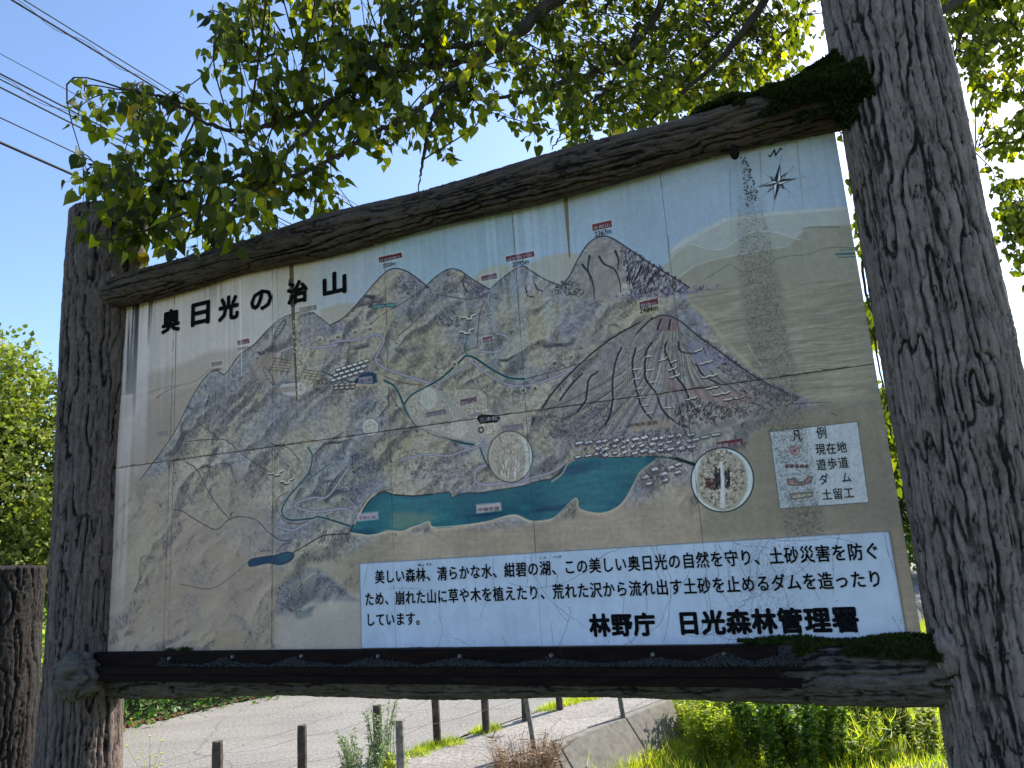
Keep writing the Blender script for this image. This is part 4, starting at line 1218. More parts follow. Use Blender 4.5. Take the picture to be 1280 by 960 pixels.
# knotted joint of the low beam on the far post, and rough collar at the near post
def knob(name, c, rx, seed, mat, n=70, amp=0.35):
    rng = np.random.default_rng(seed)
    th = np.linspace(0.0, math.pi, n)[:, None]; ph = np.linspace(0, 2 * math.pi, n * 2, endpoint=False)[None, :]
    d = 0.8 * (pnoise(n, 2 * n, 3, 5, rng) - 0.5) + 0.22 * (pnoise(n, 2 * n, 8, 14, rng) - 0.5) + 0.35 * (1 - np.abs(pnoise(n, 2 * n, 6, 11, rng) - 0.5) * 6).clip(0, 1) * -1 + 0.25 * (pnoise(n, 2 * n, 16, 30, rng) - 0.5)
    r = 1 + amp * d * np.sin(th) ** 0.5
    X = r * np.sin(th) * np.cos(ph) * rx[0]; Y = r * np.sin(th) * np.sin(ph) * rx[1]; Z = r * np.cos(th) * rx[2]
    c = np.array(c); U_ = -BD; N_ = -BN
    V = c + X[..., None] * U_ + Y[..., None] * N_ + Z[..., None] * np.array([0, 0, 1.0])
    na = 2 * n; i = np.arange(n - 1)[:, None] * na; j = np.arange(na)[None, :]; j2 = (j + 1) % na
    F = np.stack([i + j, i + na + j, i + na + j2, i + j2], -1).reshape(-1, 4)
    me = np_mesh(name, V.reshape(-1, 3), F, True)
    at = me.attributes.new('tone', 'FLOAT', 'POINT'); at.data.foreach_set('value', np.clip(0.6 + d.ravel(), 0, 1).astype(np.float32))
    return link_mesh(name, me, mat, sign)


knob('knot', bp(-0.05, 1.085, 2.865), (0.15, 0.10, 0.115), 4, MAT['bark_low'], amp=0.5)
knob('collar', bp(3.965, 1.12, 2.955), (0.06, 0.085, 0.13), 9, MAT['bark_near'])
knob('collar', bp(-0.02, 3.2, 2.945), (0.07, 0.09, 0.115), 12, MAT['bark_far'], amp=0.25)


# ---- tiles of the picture
def box_uv(name, u0, u1, v0, v1, front, thick, bev, uvf, mat):
    """a tile standing off the board plane; front face bevelled, UVs across the whole picture"""
    fr = [(u0 + bev, v0 + bev), (u1 - bev, v0 + bev), (u1 - bev, v1 - bev), (u0 + bev, v1 - bev)]
    ed = [(u0, v0), (u1, v0), (u1, v1), (u0, v1)]
    V = [board_pt(a, b, front) for a, b in fr] + [board_pt(a, b, front - bev) for a, b in ed] + [board_pt(a, b, front - thick) for a, b in ed]
    F = [(0, 1, 2, 3), (4, 5, 1, 0), (5, 6, 2, 1), (6, 7, 3, 2), (7, 4, 0, 3), (8, 9, 5, 4), (9, 10, 6, 5), (10, 11, 7, 6), (11, 8, 4, 7), (11, 10, 9, 8)]
    me = mesh_from(name, V, F)
    st = fr + ed + ed
    ul = me.uv_layers.new(name='UVMap')
    for p in me.polygons:
        for li in p.loop_indices:
            ul.data[li].uv = uvf(*st[me.loops[li].vertex_index])
    return link_mesh(name, me, mat, sign)


paint_board()
img_map = to_image('painted_map', CV)
img_plate = to_image('painted_plate', paint_plate())
GAIN = (1.54, 1.25, 1.16)
MAT['tile'] = tile_mat(img_map, 'painted_tile', GAIN)
MAT['plate'] = tile_mat(img_plate, 'painted_text_plate', (1.45, 1.27, 1.2))
trng = random.Random(4)
for i in range(6):
    for (a, b) in ((0.0, 0.983), (0.986, BH)):
        g = 0.0006
        t = box_uv('map_tile', TILE_U[i] + (g if i else 0), TILE_U[i + 1] - (g if i < 5 else 0), a, b, trng.uniform(-0.0012, 0.0012), 0.022, 0.0012,
                   lambda u, v: (u / BW, v / BH), MAT['tile'])
box_uv('text_plate', 1.616, 3.846, 0.006, 0.382, 0.0055, 0.004, 0.0012, lambda u, v: ((u - 1.616) / 2.23, (v - 0.006) / 0.376), MAT['plate'])


def bbox_mesh(name, u0, u1, z0, z1, D0, D1, mat, bev=0.003, lab=None):
    """steel bar: u range, height range, from D0 (near) to D1 (far)"""
    bm = bmesh.new()
    vs = [bm.verts.new(bp(u, z, D)) for D in (D0, D1) for (u, z) in ((u0, z0), (u1, z0), (u1, z1), (u0, z1))]
    for f in ((0, 1, 2, 3), (5, 4, 7, 6), (4, 5, 1, 0), (3, 2, 6, 7), (4, 0, 3, 7), (1, 5, 6, 2)):
        bm.faces.new([vs[k] for k in f])
    bmesh.ops.bevel(bm, geom=bm.edges[:], offset=bev, segments=1, affect='EDGES')
    bmesh.ops.recalc_face_normals(bm, faces=bm.faces[:])
    me = bpy.data.meshes.new(name); bm.to_mesh(me); bm.free()
    o = link_mesh(name, me, mat, sign)
    if lab: o['label'] = lab
    return o


bbox_mesh('backing_board', 0.004, BW - 0.004, 1.16, 3.155, 3.026, 3.06, MAT['backing'])
bbox_mesh('rail', 0.02, 3.42, 1.118, 1.188, 2.902, 2.945, MAT['steel'], lab='upper dark steel rail under the tiles')
bbox_mesh('rail', 0.02, 3.50, 1.117, 1.124, 2.862, 2.905, MAT['steel'], 0.002, 'narrow steel ledge between the two rails')
bbox_mesh('rail', 0.06, 3.43, 1.088, 1.1245, 2.862, 2.871, MAT['steel'], 0.002, 'lower dark steel rail, upper flange')
bbox_mesh('rail', 0.07, 3.49, 1.054, 1.0865, 2.866, 2.874, MAT['steel'], 0.002, 'lower dark steel rail, lower flange')
# bolts of the rail
brng = random.Random(3)
for px, py in ((212, 823), (291, 821), (377, 820), (473, 820), (575, 820), (689, 819), (816, 818), (905, 818)):
    u, v = uv_of(px, py, 2.90)
    bm = bmesh.new()
    bmesh.ops.create_cone(bm, cap_ends=True, segments=6, radius1=0.009, radius2=0.0075, depth=0.012)
    r_ = Matrix.Rotation(math.pi / 2, 4, 'X')
    ang = math.atan2(-BN[1], -BN[0]) + math.pi / 2
    bmesh.ops.transform(bm, matrix=Matrix.Translation(board_pt(u, v, 0.103)) @ Matrix.Rotation(ang, 4, 'Z') @ r_ @ Matrix.Rotation(brng.random(), 4, 'Z'), verts=bm.verts[:])
    me = bpy.data.meshes.new('bolt'); bm.to_mesh(me); bm.free()
    link_mesh('bolt', me, MAT['bolt'], sign)


# grit and lichen that has fallen on the ledge, heaped round the bolts
def crumbs(name, pts_fn, n, size, mat, seed, parent, quad=False):
    rng = np.random.default_rng(seed)
    Pc = pts_fn(n, rng)
    n = len(Pc)
    base = np.array([[1, 0, -0.6], [-0.5, 0.85, -0.6], [-0.5, -0.85, -0.6], [0, 0, 1.0]])
    ang = rng.uniform(0, 6.28, (n, 3))
    s = rng.uniform(size[0], size[1], (n, 1, 1))
    ca, sa = np.cos(ang), np.sin(ang)
    Rz = np.zeros((n, 3, 3)); Rz[:, 0, 0] = ca[:, 0]; Rz[:, 0, 1] = -sa[:, 0]; Rz[:, 1, 0] = sa[:, 0]; Rz[:, 1, 1] = ca[:, 0]; Rz[:, 2, 2] = 1
    Rx = np.zeros((n, 3, 3)); Rx[:, 0, 0] = 1; Rx[:, 1, 1] = ca[:, 1]; Rx[:, 1, 2] = -sa[:, 1]; Rx[:, 2, 1] = sa[:, 1]; Rx[:, 2, 2] = ca[:, 1]
    V = np.einsum('nij,kj->nki', Rz @ Rx, base) * s + Pc[:, None, :]
    F = np.array([[0, 1, 3], [1, 2, 3], [2, 0, 3], [0, 2, 1]])[None] + (np.arange(n) * 4)[:, None, None]
    o = link_mesh(name, np_mesh(name, V.reshape(-1, 3), F.reshape(-1, 3)), mat, parent)
    o['kind'] = 'stuff'
    return o


bolt_u = [uv_of(px, py, 2.94)[0] for px, py in ((212, 823), (291, 821), (377, 820), (473, 820), (575, 820), (689, 819), (816, 818), (905, 818), (985, 815))]


def ledge_pts(n, rng):
    u = rng.uniform(0.5, 3.5, n * 2); bu = np.array(bolt_u)
    hp = np.exp(-(np.abs(u[:, None] - bu[None]) / 0.07) ** 1.5).max(1) + 0.35 + 0.3 * np.sin(u * 9) * np.sin(u * 23) + 0.35 * np.clip(u - 3.1, 0, 1) * 4
    keep = rng.random(len(u)) < np.clip(hp * np.clip((u - 0.4) / 1.0, 0.2, 1), 0, 1)
    u = u[keep][:n]; hp = hp[keep][:n]
    dpt = rng.uniform(0.0, 1.0, len(u)) ** 0.7
    D = 2.864 + dpt * 0.036
    z = 1.1245 + rng.uniform(0, 1, len(u)) * 0.018 * hp * (0.4 + dpt)
    return np.array([bp(a, b, c) for a, b, c in zip(u, z, D)])


crumbs('ledge_grit', ledge_pts, 15000, (0.0025, 0.007), MAT['grit'], 5, sign)


# moss: clumps of small pointed tufts over the beam ends
def tufts(name, pts_fn, n, size, mat, seed, parent):
    rng = np.random.default_rng(seed)
    Pc, Nn = pts_fn(n, rng); n = len(Pc)
    d = Nn + rng.normal(0, 0.45, (n, 3)); d /= np.linalg.norm(d, axis=1, keepdims=True)
    sd = np.cross(d, rng.normal(0, 1, (n, 3))); sd /= np.linalg.norm(sd, axis=1, keepdims=True)
    s = rng.uniform(size[0], size[1], (n, 1))
    V = np.stack([Pc - sd * s * 0.35, Pc + sd * s * 0.35, Pc + d * s * 1.0 + sd * s * 0.15], 1).reshape(-1, 3)
    F = np.arange(3 * n).reshape(-1, 3)
    o = link_mesh(name, np_mesh(name, V, F), mat, parent); o['kind'] = 'stuff'
    return o


def cyl_pts(u0, u1, zc, Dc, r, a0, a1, edge, bump, seed):
    """points on the lower or upper side of a beam between angles (0 = towards the viewer, 90 = up)"""
    def f(n, rng):
        u = rng.uniform(u0, u1, n); a = np.radians(rng.uniform(a0, a1, n))
        nz = np.array([mnoise.noise(Vector((uu * 9, aa * 2.2, seed))) for uu, aa in zip(u, a)])
        k = nz + edge(u, np.degrees(a)) > 0
        u = u[k]; a = a[k]; nz = nz[k]
        rr = r + bump * (0.5 + nz) * rng.uniform(0.2, 1, len(u))
        D = Dc - np.cos(a) * rr; z = zc + np.sin(a) * rr
        Pp = np.array([bp(x, y, w_) for x, y, w_ in zip(u, z, D)])
        nn = -BN[None] * np.cos(a)[:, None] + np.array([0, 0, 1.0])[None] * np.sin(a)[:, None]
        return Pp, nn
    return f


tufts('moss', cyl_pts(3.30, 4.02, 3.205, 2.955, 0.112, -75, 190, lambda u, a: (u - 3.60) * 3.6 + (a - 25) / 80.0, 0.035, 3), 60000, (0.008, 0.018), MAT['moss'], 1, sign)['label'] = 'thick dark moss on the near end of the top beam'
tufts('moss', cyl_pts(3.28, 4.02, 1.084, 2.985, 0.106, -20, 120, lambda u, a: (a - 50) / 40.0 + (u - 3.6) * 1.6, 0.018, 7), 30000, (0.007, 0.015), MAT['moss'], 2, sign)['label'] = 'dark moss on the near end of the bottom beam'


def post_moss(n, rng):
    z = rng.uniform(3.0, 3.6, n); a = np.radians(rng.uniform(150, 262, n))
    nz = np.array([mnoise.noise(Vector((aa * 3, zz * 6, 1.3))) for zz, aa in zip(z, a)])
    lim = (np.degrees(a) - 215) / 30.0
    k = nz * 0.9 + 0.65 - np.abs(z - 3.25) / 0.17 - np.clip(lim, 0, 9) > 0
    z = z[k]; a = a[k]; nz = nz[k]
    r = 0.2 + 0.03 * (0.4 + nz) * rng.uniform(0.2, 1, len(z))
    return (np.stack([1.566 + r * np.cos(a), 2.62 + r * np.sin(a), z], 1), np.stack([np.cos(a), np.sin(a), 0.2 + 0 * a], 1))


tufts('moss', post_moss, 50000, (0.008, 0.018), MAT['moss'], 3, sign)['label'] = 'dark moss on the near post round the beam joint'


def corner_moss(n, rng):
    """moss filling the corner between beam and post"""
    u = rng.uniform(3.5, 3.97, n); f = rng.uniform(-0.35, 1, n)
    z = 3.29 + f * (0.01 + 0.11 * np.clip((u - 3.52) / 0.42, 0, 1) ** 1.7)
    nz = np.array([mnoise.noise(Vector((a * 14, b * 14, 4.0))) for a, b in zip(u, z)])
    D = 2.885 + 0.05 * np.clip(f, 0, 1) + nz * 0.035 + rng.uniform(-0.01, 0.02, n)
    Pp = np.array([bp(a, b, c) for a, b, c in zip(u, z, D)])
    return Pp, np.tile(-BN + np.array([0, 0, 0.5]), (n, 1))


tufts('moss', corner_moss, 30000, (0.008, 0.018), MAT['moss'], 11, sign)['label'] = 'dark moss filling the corner between top beam and near post'


def top_fuzz(n, rng):
    u = rng.uniform(0, 3.4, n); a = np.radians(rng.uniform(60, 120, n))
    R_ = 0.083 + 0.0026 * u; D = 2.955 - np.cos(a) * R_; z = 3.195 + 0.00375 * u + np.sin(a) * R_
    Pp = np.array([bp(x, y, w_) for x, y, w_ in zip(u, z, D)])
    return Pp, np.tile(np.array([0, 0, 1.0]), (n, 1))


tufts('beam_fuzz', top_fuzz, 5000, (0.005, 0.012), MAT['bark_beam'], 6, sign)


def tile_moss(n, rng):
    u = np.where(rng.random(n) < 0.7, rng.normal(0.62, 0.02, n), rng.normal(0.52, 0.03, n)); 
    z = 1.186 + np.abs(rng.normal(0, 0.008, n))
    return np.array([bp(x, y, 2.93 + 0.02 * rng.random()) for x, y in zip(u, z)]), np.tile(np.array([0, 0, 1.0]), (n, 1))


tufts('moss', tile_moss, 900, (0.004, 0.009), MAT['moss'], 4, sign)['label'] = 'small tuft of moss at the foot of the tiles'
crumbs('lichen', lambda n, rng: np.array([bp(a, b, 2.9 + 0.02 * c) for a, b, c in zip(rng.normal(3.93, 0.05, n), rng.normal(1.075, 0.028, n), rng.random(n))]) , 260, (0.002, 0.005), MAT['lichen'], 8, sign)
# dark cone hanging under the top beam
cn = at_plane(918, 190, 2.90)
bm = bmesh.new()
bmesh.ops.create_uvsphere(bm, u_segments=16, v_segments=12, radius=0.019)
for v in bm.verts:
    v.co.z *= 1.75
    k = 1 + 0.12 * mnoise.noise(v.co * 60)
    v.co.x *= k; v.co.y *= k
    v.co += cn + Vector((0, 0, 0.0))
for f in bm.faces: f.smooth = True
me = bpy.data.meshes.new('hanging_knob'); bm.to_mesh(me); bm.free()
link_mesh('hanging_knob', me, MAT['steel'], sign)['label'] = 'small dark cocoon hanging under the top beam'


# ------------------------------------------------------------------ lettering
def glyph_data(body, bold=0.0):
    c = bpy.data.curves.new('lettering', 'FONT')
    c.body = body; c.size = 1.0; c.resolution_u = 2
    o = bpy.data.objects.new('lettering', c)
    COL.objects.link(o)
    dg = bpy.context.evaluated_depsgraph_get()
    me = bpy.data.meshes.new_from_object(o.evaluated_get(dg))
    bpy.data.objects.remove(o); bpy.data.curves.remove(c)
    return me


def letter(body, quad, mat, bold=0.0, front=0.0035, name='lettering', spread=None):
    """quad: (left, bottom), (right, top) of the line in board metres; spread: one cell per character"""
    (u0, v0), (u1, v1) = quad
    V = []; F = []
    if spread:
        chars = [(ch, k) for k, ch in enumerate(body)]
    else:
        chars = [(body, 0)]
    n = len(body)
    for ch, k in chars:
        if not ch.strip(): continue
        me = glyph_data(ch, bold)
        co = np.zeros(len(me.vertices) * 3, np.float32); me.vertices.foreach_get('co', co); co = co.reshape(-1, 3)
        cell = (u1 - u0) / n; h = (v1 - v0)
        if spread: g = [(u0 + cell * k + x * cell * spread + cell * (1 - spread) / 2, v0 + (y + 0.12) * h) for x, y, z in co]; hb = h
        else:
            x0, x1 = co[:, 0].min(), co[:, 0].max(); y0, y1 = co[:, 1].min(), co[:, 1].max()
            g = [(u0 + (x - x0) / (x1 - x0) * (u1 - u0), v0 + (y - y0) / (y1 - y0) * (v1 - v0)) for x, y, z in co]; hb = h
        # heavier strokes: the same outline printed again a hair to every side
        sh = [(0, 0)] + ([(math.cos(q * math.pi / 4) * bold * hb, math.sin(q * math.pi / 4) * bold * hb) for q in range(8)] if bold else [])
        if bold > 0.03: sh += [(a * 0.5, b_ * 0.5) for a, b_ in sh[1:]]
        for m_, (dx, dy) in enumerate(sh):
            b = len(V)
            V += [(a + dx, c_ + dy, m_ * 0.00002) for a, c_ in g]
            for p in me.polygons: F.append(tuple(b + i for i in p.vertices))
        bpy.data.meshes.remove(me)
    me = mesh_from(name, [board_pt(u, v, front + w_) for u, v, w_ in V], F)
    return link_mesh(name, me, mat, sign)


def uvq(x0, y0, x1, y1):
    a = uv_of(x0, y0); b = uv_of(x1, y1)
    return a, b


TP = 0.0085
# title, each character in its own place
for ch, (x0, y0, x1, y1) in (('奥', (203, 417, 225, 385)), ('日', (240, 408, 262, 376)), ('光', (274, 402, 298, 368)), ('の', (314, 390, 340, 360)),
                             ('治', (360, 381, 384, 349)), ('山', (405, 371, 432, 338))):
    a = uv_of(x0, y0); b = uv_of(x1, y1)
    letter(ch, (a, b), MAT['ink'], 0.05)
# text plate
letter('美しい森林、清らかな水、紺碧の湖、この美しい奥日光の自然を守り、土砂災害を防ぐ', ((1.700, 0.284), (3.805, 0.348)), MAT['ink'], 0.018, TP, spread=0.96)
letter('ため、崩れた山に草や木を植えたり、荒れた沢から流れ出す土砂を止めるダムを造ったり', ((1.642, 0.188), (3.800, 0.252)), MAT['ink'], 0.018, TP, spread=0.96)
letter('しています。', ((1.645, 0.098), (1.960, 0.160)), MAT['ink'], 0.018, TP, spread=0.96)
letter('もり', ((1.925, 0.352), (2.000, 0.364)), MAT['ink'], 0.01, TP)
letter('こん', ((2.515, 0.353), (2.548, 0.364)), MAT['ink'], 0.01, TP)
letter('ぺき', ((2.575, 0.353), (2.612, 0.364)), MAT['ink'], 0.01, TP)
letter('林野庁', (uv_of(738, 796), (uv_of(819, 766)[0], uv_of(738, 767)[1])), MAT['ink'], 0.045, TP, spread=0.95)
letter('日光森林管理署', (uv_of(848, 794), (uv_of(1072, 760)[0], uv_of(850, 763)[1])), MAT['ink'], 0.045, TP, spread=0.97)
# legend card
for body, x0, y0, x1, y1, sp in (('凡　例', 990, 553, 1034, 535, 0.85), ('現在地', 1020, 570, 1058, 553, 0.95), ('遊歩道', 1021, 589, 1060, 572, 0.95),
                                 ('ダ　ム', 1024, 607, 1064, 591, 0.9), ('土留工', 1028, 626, 1067, 610, 0.95)):
    a = uv_of(x0, y0); b = uv_of(x1, y0 - (y0 - y1)); letter(body, (a, (b[0], a[1] + (y0 - y1) * 0.0027)), MAT['ink'], 0.006, 0.0035, spread=sp)
# heights under the summit labels
for body, x0, y0, x1, y1 in (('2020m', 479, 335, 495, 328), ('2095m', 641, 334, 662, 326), ('2367m', 744, 296.5, 765, 288), ('2484m', 800, 392, 823, 384),
                             ('2241m', 297, 438, 311, 433), ('2578m', 264, 465, 277, 460), ('2333m', 376, 396, 393, 391)):
    a = uv_of(x0, y0); b = uv_of(x1, y0); letter(body, (a, (b[0], a[1] + (y0 - y1) * 0.0029)), MAT['ink'] if x0 > 400 else MAT['brown_ink'], 0.004)
# names on the red bands and beside features
for body, x0, y0, x1, y1, m_ in (('於呂倶羅山', 475, 328, 501, 323.5, 'pale_ink'), ('山王帽子山', 634, 327, 666, 322, 'pale_ink'), ('太郎山', 742, 288, 763, 282, 'pale_ink'),
                                 ('男体山', 801, 385, 821, 379, 'pale_ink'), ('山王峠', 603, 351.5, 620, 347, 'pale_ink'), ('白根山', 298, 431.5, 310, 427, 'pale_ink'),
                                 ('温泉ヶ岳', 375.5, 390.5, 394, 386, 'pale_ink'), ('切込湖・刈込湖', 450, 383.5, 479, 379, 'violet_ink'), ('光徳', 604.5, 428.5, 614.5, 423.5, 'pale_ink'),
                                 ('戦場ヶ原', 577, 506, 594, 501.5, 'pale_ink'), ('小田代ヶ原', 534, 521.5, 556, 517, 'pale_ink'), ('竜頭の滝', 629, 539.5, 653, 534.5, 'pale_ink'),
                                 ('華厳の滝', 897, 560, 927, 554.5, 'pale_ink'), ('中禅寺湖', 598, 640, 624, 633.5, 'violet_ink'), ('千手ヶ浜', 449, 650, 470, 644.5, 'violet_ink'),
                                 ('三本松', 600, 528, 623, 520.5, 'pale_ink'), ('湯ノ湖', 450, 479, 464, 473, 'violet_ink'), ('西ノ湖', 326, 690, 338, 686.5, 'violet_ink'),
                                 ('金', 397.5, 427, 402.5, 421.5, 'brown_ink'), ('精', 420.5, 424, 425.5, 418.5, 'brown_ink'), ('道', 441.5, 418, 446.5, 412.5, 'brown_ink'), ('路', 460.5, 414, 465.5, 408.5, 'brown_ink'),
                                 ('湯', 565.5, 458, 570.5, 452.5, 'brown_ink'), ('川', 549.5, 469, 554.5, 463.5, 'brown_ink'), ('山', 621.5, 487, 626.5, 481.5, 'brown_ink'), ('王', 634.5, 490, 639.5, 484.5, 'brown_ink'),
                                 ('林', 651.5, 491, 656.5, 485, 'ink'), ('道', 666.5, 488.5, 671.5, 482.5, 'ink'), ('御', 691, 457.5, 697, 451, 'ink'), ('沢', 711, 450.5, 717, 444, 'ink'),
                                 ('湯元温泉', 443, 437.5, 461, 432, 'violet_ink'), ('中禅寺温泉', 786, 534.5, 823, 528.5, 'brown_ink'), ('外', 283, 550.5, 287, 546.5, 'brown_ink'), ('山', 291, 554.5, 295, 550.5, 'brown_ink'), ('沢', 299, 558.5, 303, 554.5, 'brown_ink')):
    a = uv_of(x0, y0); b = uv_of(x1, y0); letter(body, (a, (b[0], a[1] + (y0 - y1) * 0.0027)), MAT[m_], 0.004)
# ------------------------------------------------------------------ ground, road, pavement
LP0 = np.array([0.2, 10.6]); LDIR = np.array([0.65, 0.76]); LN = np.array([0.76, -0.65])
ROAD_Z = -1.0


def sstep(x, a, b):
    t = np.clip((x - a) / (b - a), 0, 1); return t * t * (3 - 2 * t)


def sdist(x, y): return (x - LP0[0]) * LN[0] + (y - LP0[1]) * LN[1]


def ground_z(x, y):
    x = np.asarray(x, float); y = np.asarray(y, float)
    s = sdist(x, y)
    z = -1.06 - 0.50 * sstep(s, 0.02, 0.42)
    z = z + 0.12 * sstep(s, 1.0, 4.0) * np.sin(x * 0.9) * np.cos(y * 0.7)
    z = z + 0.5 * sstep(-s, 7.2, 9.0)
    # low bank the board stands on
    bank = sstep(-(y - 0.25 * x), -6.6, -4.7)
    z = z * (1 - bank)
    # far slopes of the valley
    d = np.hypot(x, y)
    z = z + 16 * sstep(d, 90, 420) * (0.7 + 0.3 * np.sin(x * 0.011 + 1) * np.cos(y * 0.013))
    return z


def grid_sheet(name, xs, ys, zf, mat):
    X, Y = np.meshgrid(xs, ys)
    V = np.stack([X, Y, zf(X, Y)], -1).reshape(-1, 3)
    nx = len(xs); ny = len(ys)
    i = np.arange(ny - 1)[:, None] * nx; j = np.arange(nx - 1)[None, :]
    F = np.stack([i + j, i + j + 1, i + nx + j + 1, i + nx + j], -1).reshape(-1, 4)
    return link_mesh(name, np_mesh(name, V, F, True), mat)


def soil():
    s = NT('meadow_soil', 0.95, 0.1)
    n = s.noise(1.3, 6, 0.6); n2 = s.noise(14, 5, 0.65)
    c = s.ramp(n, [(0.35, (0.055, 0.085, 0.018)), (0.55, (0.10, 0.13, 0.03)), (0.7, (0.13, 0.11, 0.06))])
    c = s.mix(s.ramp(n2, [(0.45, 0.0), (0.62, 0.6)]), c, (0.16, 0.13, 0.09))
    s.color(c); s.bump(n2, 0.8, 0.05); return s.m


def asphalt(name, base, scale=1.0, joints=False):
    s = NT(name, 0.9, 0.25)
    n = s.noise(0.6, 5, 0.6); n2 = s.noise(24 * scale, 6, 0.85); n3 = s.noise(3, 6, 0.75)
    lo = tuple(c * 0.8 for c in base); hi = tuple(min(1, c * 1.12) for c in base)
    c = s.ramp(n, [(0.3, lo), (0.7, hi)])
    c = s.mix(s.ramp(n3, [(0.52, 0.0), (0.75, 0.35)]), c, tuple(c_ * 0.65 for c_ in base))
    c = s.mix(s.ramp(n2, [(0.4, 0.8), (0.5, 0.0)]), c, tuple(c_ * 0.35 for c_ in base))
    c = s.mix(s.ramp(n2, [(0.53, 0.0), (0.6, 0.7)]), c, tuple(min(1, c_ * 1.7) for c_ in base))
    tr = s.noise(1.0, 4, 0.6, s.map((0.12, 2.2, 1), rot=(0, 0, -math.atan2(LDIR[1], LDIR[0]))))
    c = s.mix(s.ramp(tr, [(0.42, 0.0), (0.62, 0.30)]), c, tuple(c_ * 0.6 for c_ in base))
    ck = s.n('ShaderNodeTexVoronoi', feature='DISTANCE_TO_EDGE'); ck.inputs['Scale'].default_value = 0.7
    wv = s.n('ShaderNodeMix', data_type='VECTOR'); s.l(s.co, wv.inputs[4]); wn_ = s.n('ShaderNodeTexNoise'); wn_.inputs['Scale'].default_value = 2.0; s.l(s.co, wn_.inputs['Vector']); s.l(wn_.outputs['Color'], wv.inputs[5]); wv.inputs[0].default_value = 0.25
    s.l(wv.outputs[1], ck.inputs['Vector'])
    c = s.mix(s.ramp(ck.outputs['Distance'], [(0.0, 0.6), (0.012, 0.0)]), c, tuple(c_ * 0.3 for c_ in base))
    s.color(c); s.bump(n2, 0.5, 0.004); return s.m


MAT['soil'] = soil()
MAT['asphalt'] = asphalt('worn_asphalt', (0.25, 0.232, 0.205))
MAT['concrete'] = asphalt('pavement_concrete', (0.28, 0.255, 0.225))
MAT['wall_conc'] = simple('rough_concrete', (0.19, 0.175, 0.15), 0.14, 9, 0.95, 0.1, 0.5)

xs = np.concatenate([-np.geomspace(500, 16, 22), np.linspace(-15.5, 22, 190), np.geomspace(23, 500, 22)])
ys = np.concatenate([-np.geomspace(200, 9, 12), np.linspace(-8, 34, 210), np.geomspace(35, 700, 26)])
ground = grid_sheet('ground', xs, ys, ground_z, MAT['soil']); ground['kind'] = 'structure'


def strip(name, s0, s1, t0, t1, z, mat, n=60, wob=0.03, seed=0, cross=6):
    """a long sheet between two distances from the kerb line"""
    V = []; F = []
    r = random.Random(seed)
    for i in range(n + 1):
        t = t0 + (t1 - t0) * i / n
        a = s0 + wob * mnoise.noise(Vector((t * 2.2, seed, 0))) ; b = s1 + wob * mnoise.noise(Vector((t * 2.2, seed + 9, 0)))
        for k in range(cross + 1):
            s_ = a + (b - a) * k / cross
            p = LP0 + LDIR * t + LN * s_
            V.append((p[0], p[1], z + 0.004 * mnoise.noise(Vector((p[0] * 2, p[1] * 2, 0)))))
    w_ = cross + 1
    for i in range(n):
        for k in range(cross):
            F.append((i * w_ + k, i * w_ + k + 1, (i + 1) * w_ + k + 1, (i + 1) * w_ + k))
    o = link_mesh(name, mesh_from(name, V, F, True), mat)
    return o


road = strip('road', -7.35, -1.38, -22, 90, ROAD_Z, MAT['asphalt'], 220, 0.10, 3, 10); road['kind'] = 'structure'
pave = strip('pavement', -1.30, 0.0, -22, 90, ROAD_Z + 0.012, MAT['concrete'], 220, 0.03, 5, 4); pave['kind'] = 'structure'
# sloping concrete edge of the pavement, one block after the other
edge = empty('kerb_wall', (float(LP0[0]), float(LP0[1]), -1.5)); edge['kind'] = 'structure'
for i in range(-5, 16):
    t0 = i * 1.6 + 0.01; t1 = t0 + 1.58
    bm = bmesh.new()
    prof = [(0.004, ROAD_Z + 0.012), (0.13, ROAD_Z + 0.008), (0.50, -1.50), (0.50, -1.75), (0.004, -1.75)]
    rings = []
    for t in (t0, t1):
        rings.append([bm.verts.new((*(LP0 + LDIR * t + LN * s_), z_)) for s_, z_ in prof])
    k = len(prof)
    for q in range(k): bm.faces.new((rings[0][q], rings[0][(q + 1) % k], rings[1][(q + 1) % k], rings[1][q]))
    bm.faces.new(rings[0][::-1]); bm.faces.new(rings[1])
    bmesh.ops.recalc_face_normals(bm, faces=bm.faces[:])
    bmesh.ops.bevel(bm, geom=[e for e in bm.edges], offset=0.008, segments=1, affect='EDGES')
    me = bpy.data.meshes.new('concrete_block'); bm.to_mesh(me); bm.free()
    link_mesh('concrete_block', me, MAT['wall_conc'], edge)


# ------------------------------------------------------------------ tubes
def tube_arrays(paths, sides=5):
    """paths: list of (points (n,3), radii (n)); returns V, F"""
    VV = []; FF = []; b = 0
    for pts, rr in paths:
        pts = np.asarray(pts, float); n = len(pts)
        tan = np.gradient(pts, axis=0); tan /= (np.linalg.norm(tan, axis=1, keepdims=True) + 1e-9)
        ref = np.array([0.31, 0.22, 0.92]); e1 = np.cross(tan, ref); e1 /= (np.linalg.norm(e1, axis=1, keepdims=True) + 1e-9)
        e2 = np.cross(tan, e1)
        a = np.linspace(0, 2 * math.pi, sides, endpoint=False)
        V = pts[:, None] + (e1[:, None] * np.cos(a)[None, :, None] + e2[:, None] * np.sin(a)[None, :, None]) * np.asarray(rr, float)[:, None, None]
        i = np.arange(n - 1)[:, None] * sides; j = np.arange(sides)[None]; j2 = (j + 1) % sides
        F = np.stack([i + j, i + j2, i + sides + j2, i + sides + j], -1).reshape(-1, 4) + b
        VV.append(V.reshape(-1, 3)); FF.append(F); b += n * sides
    return np.concatenate(VV), np.concatenate(FF)


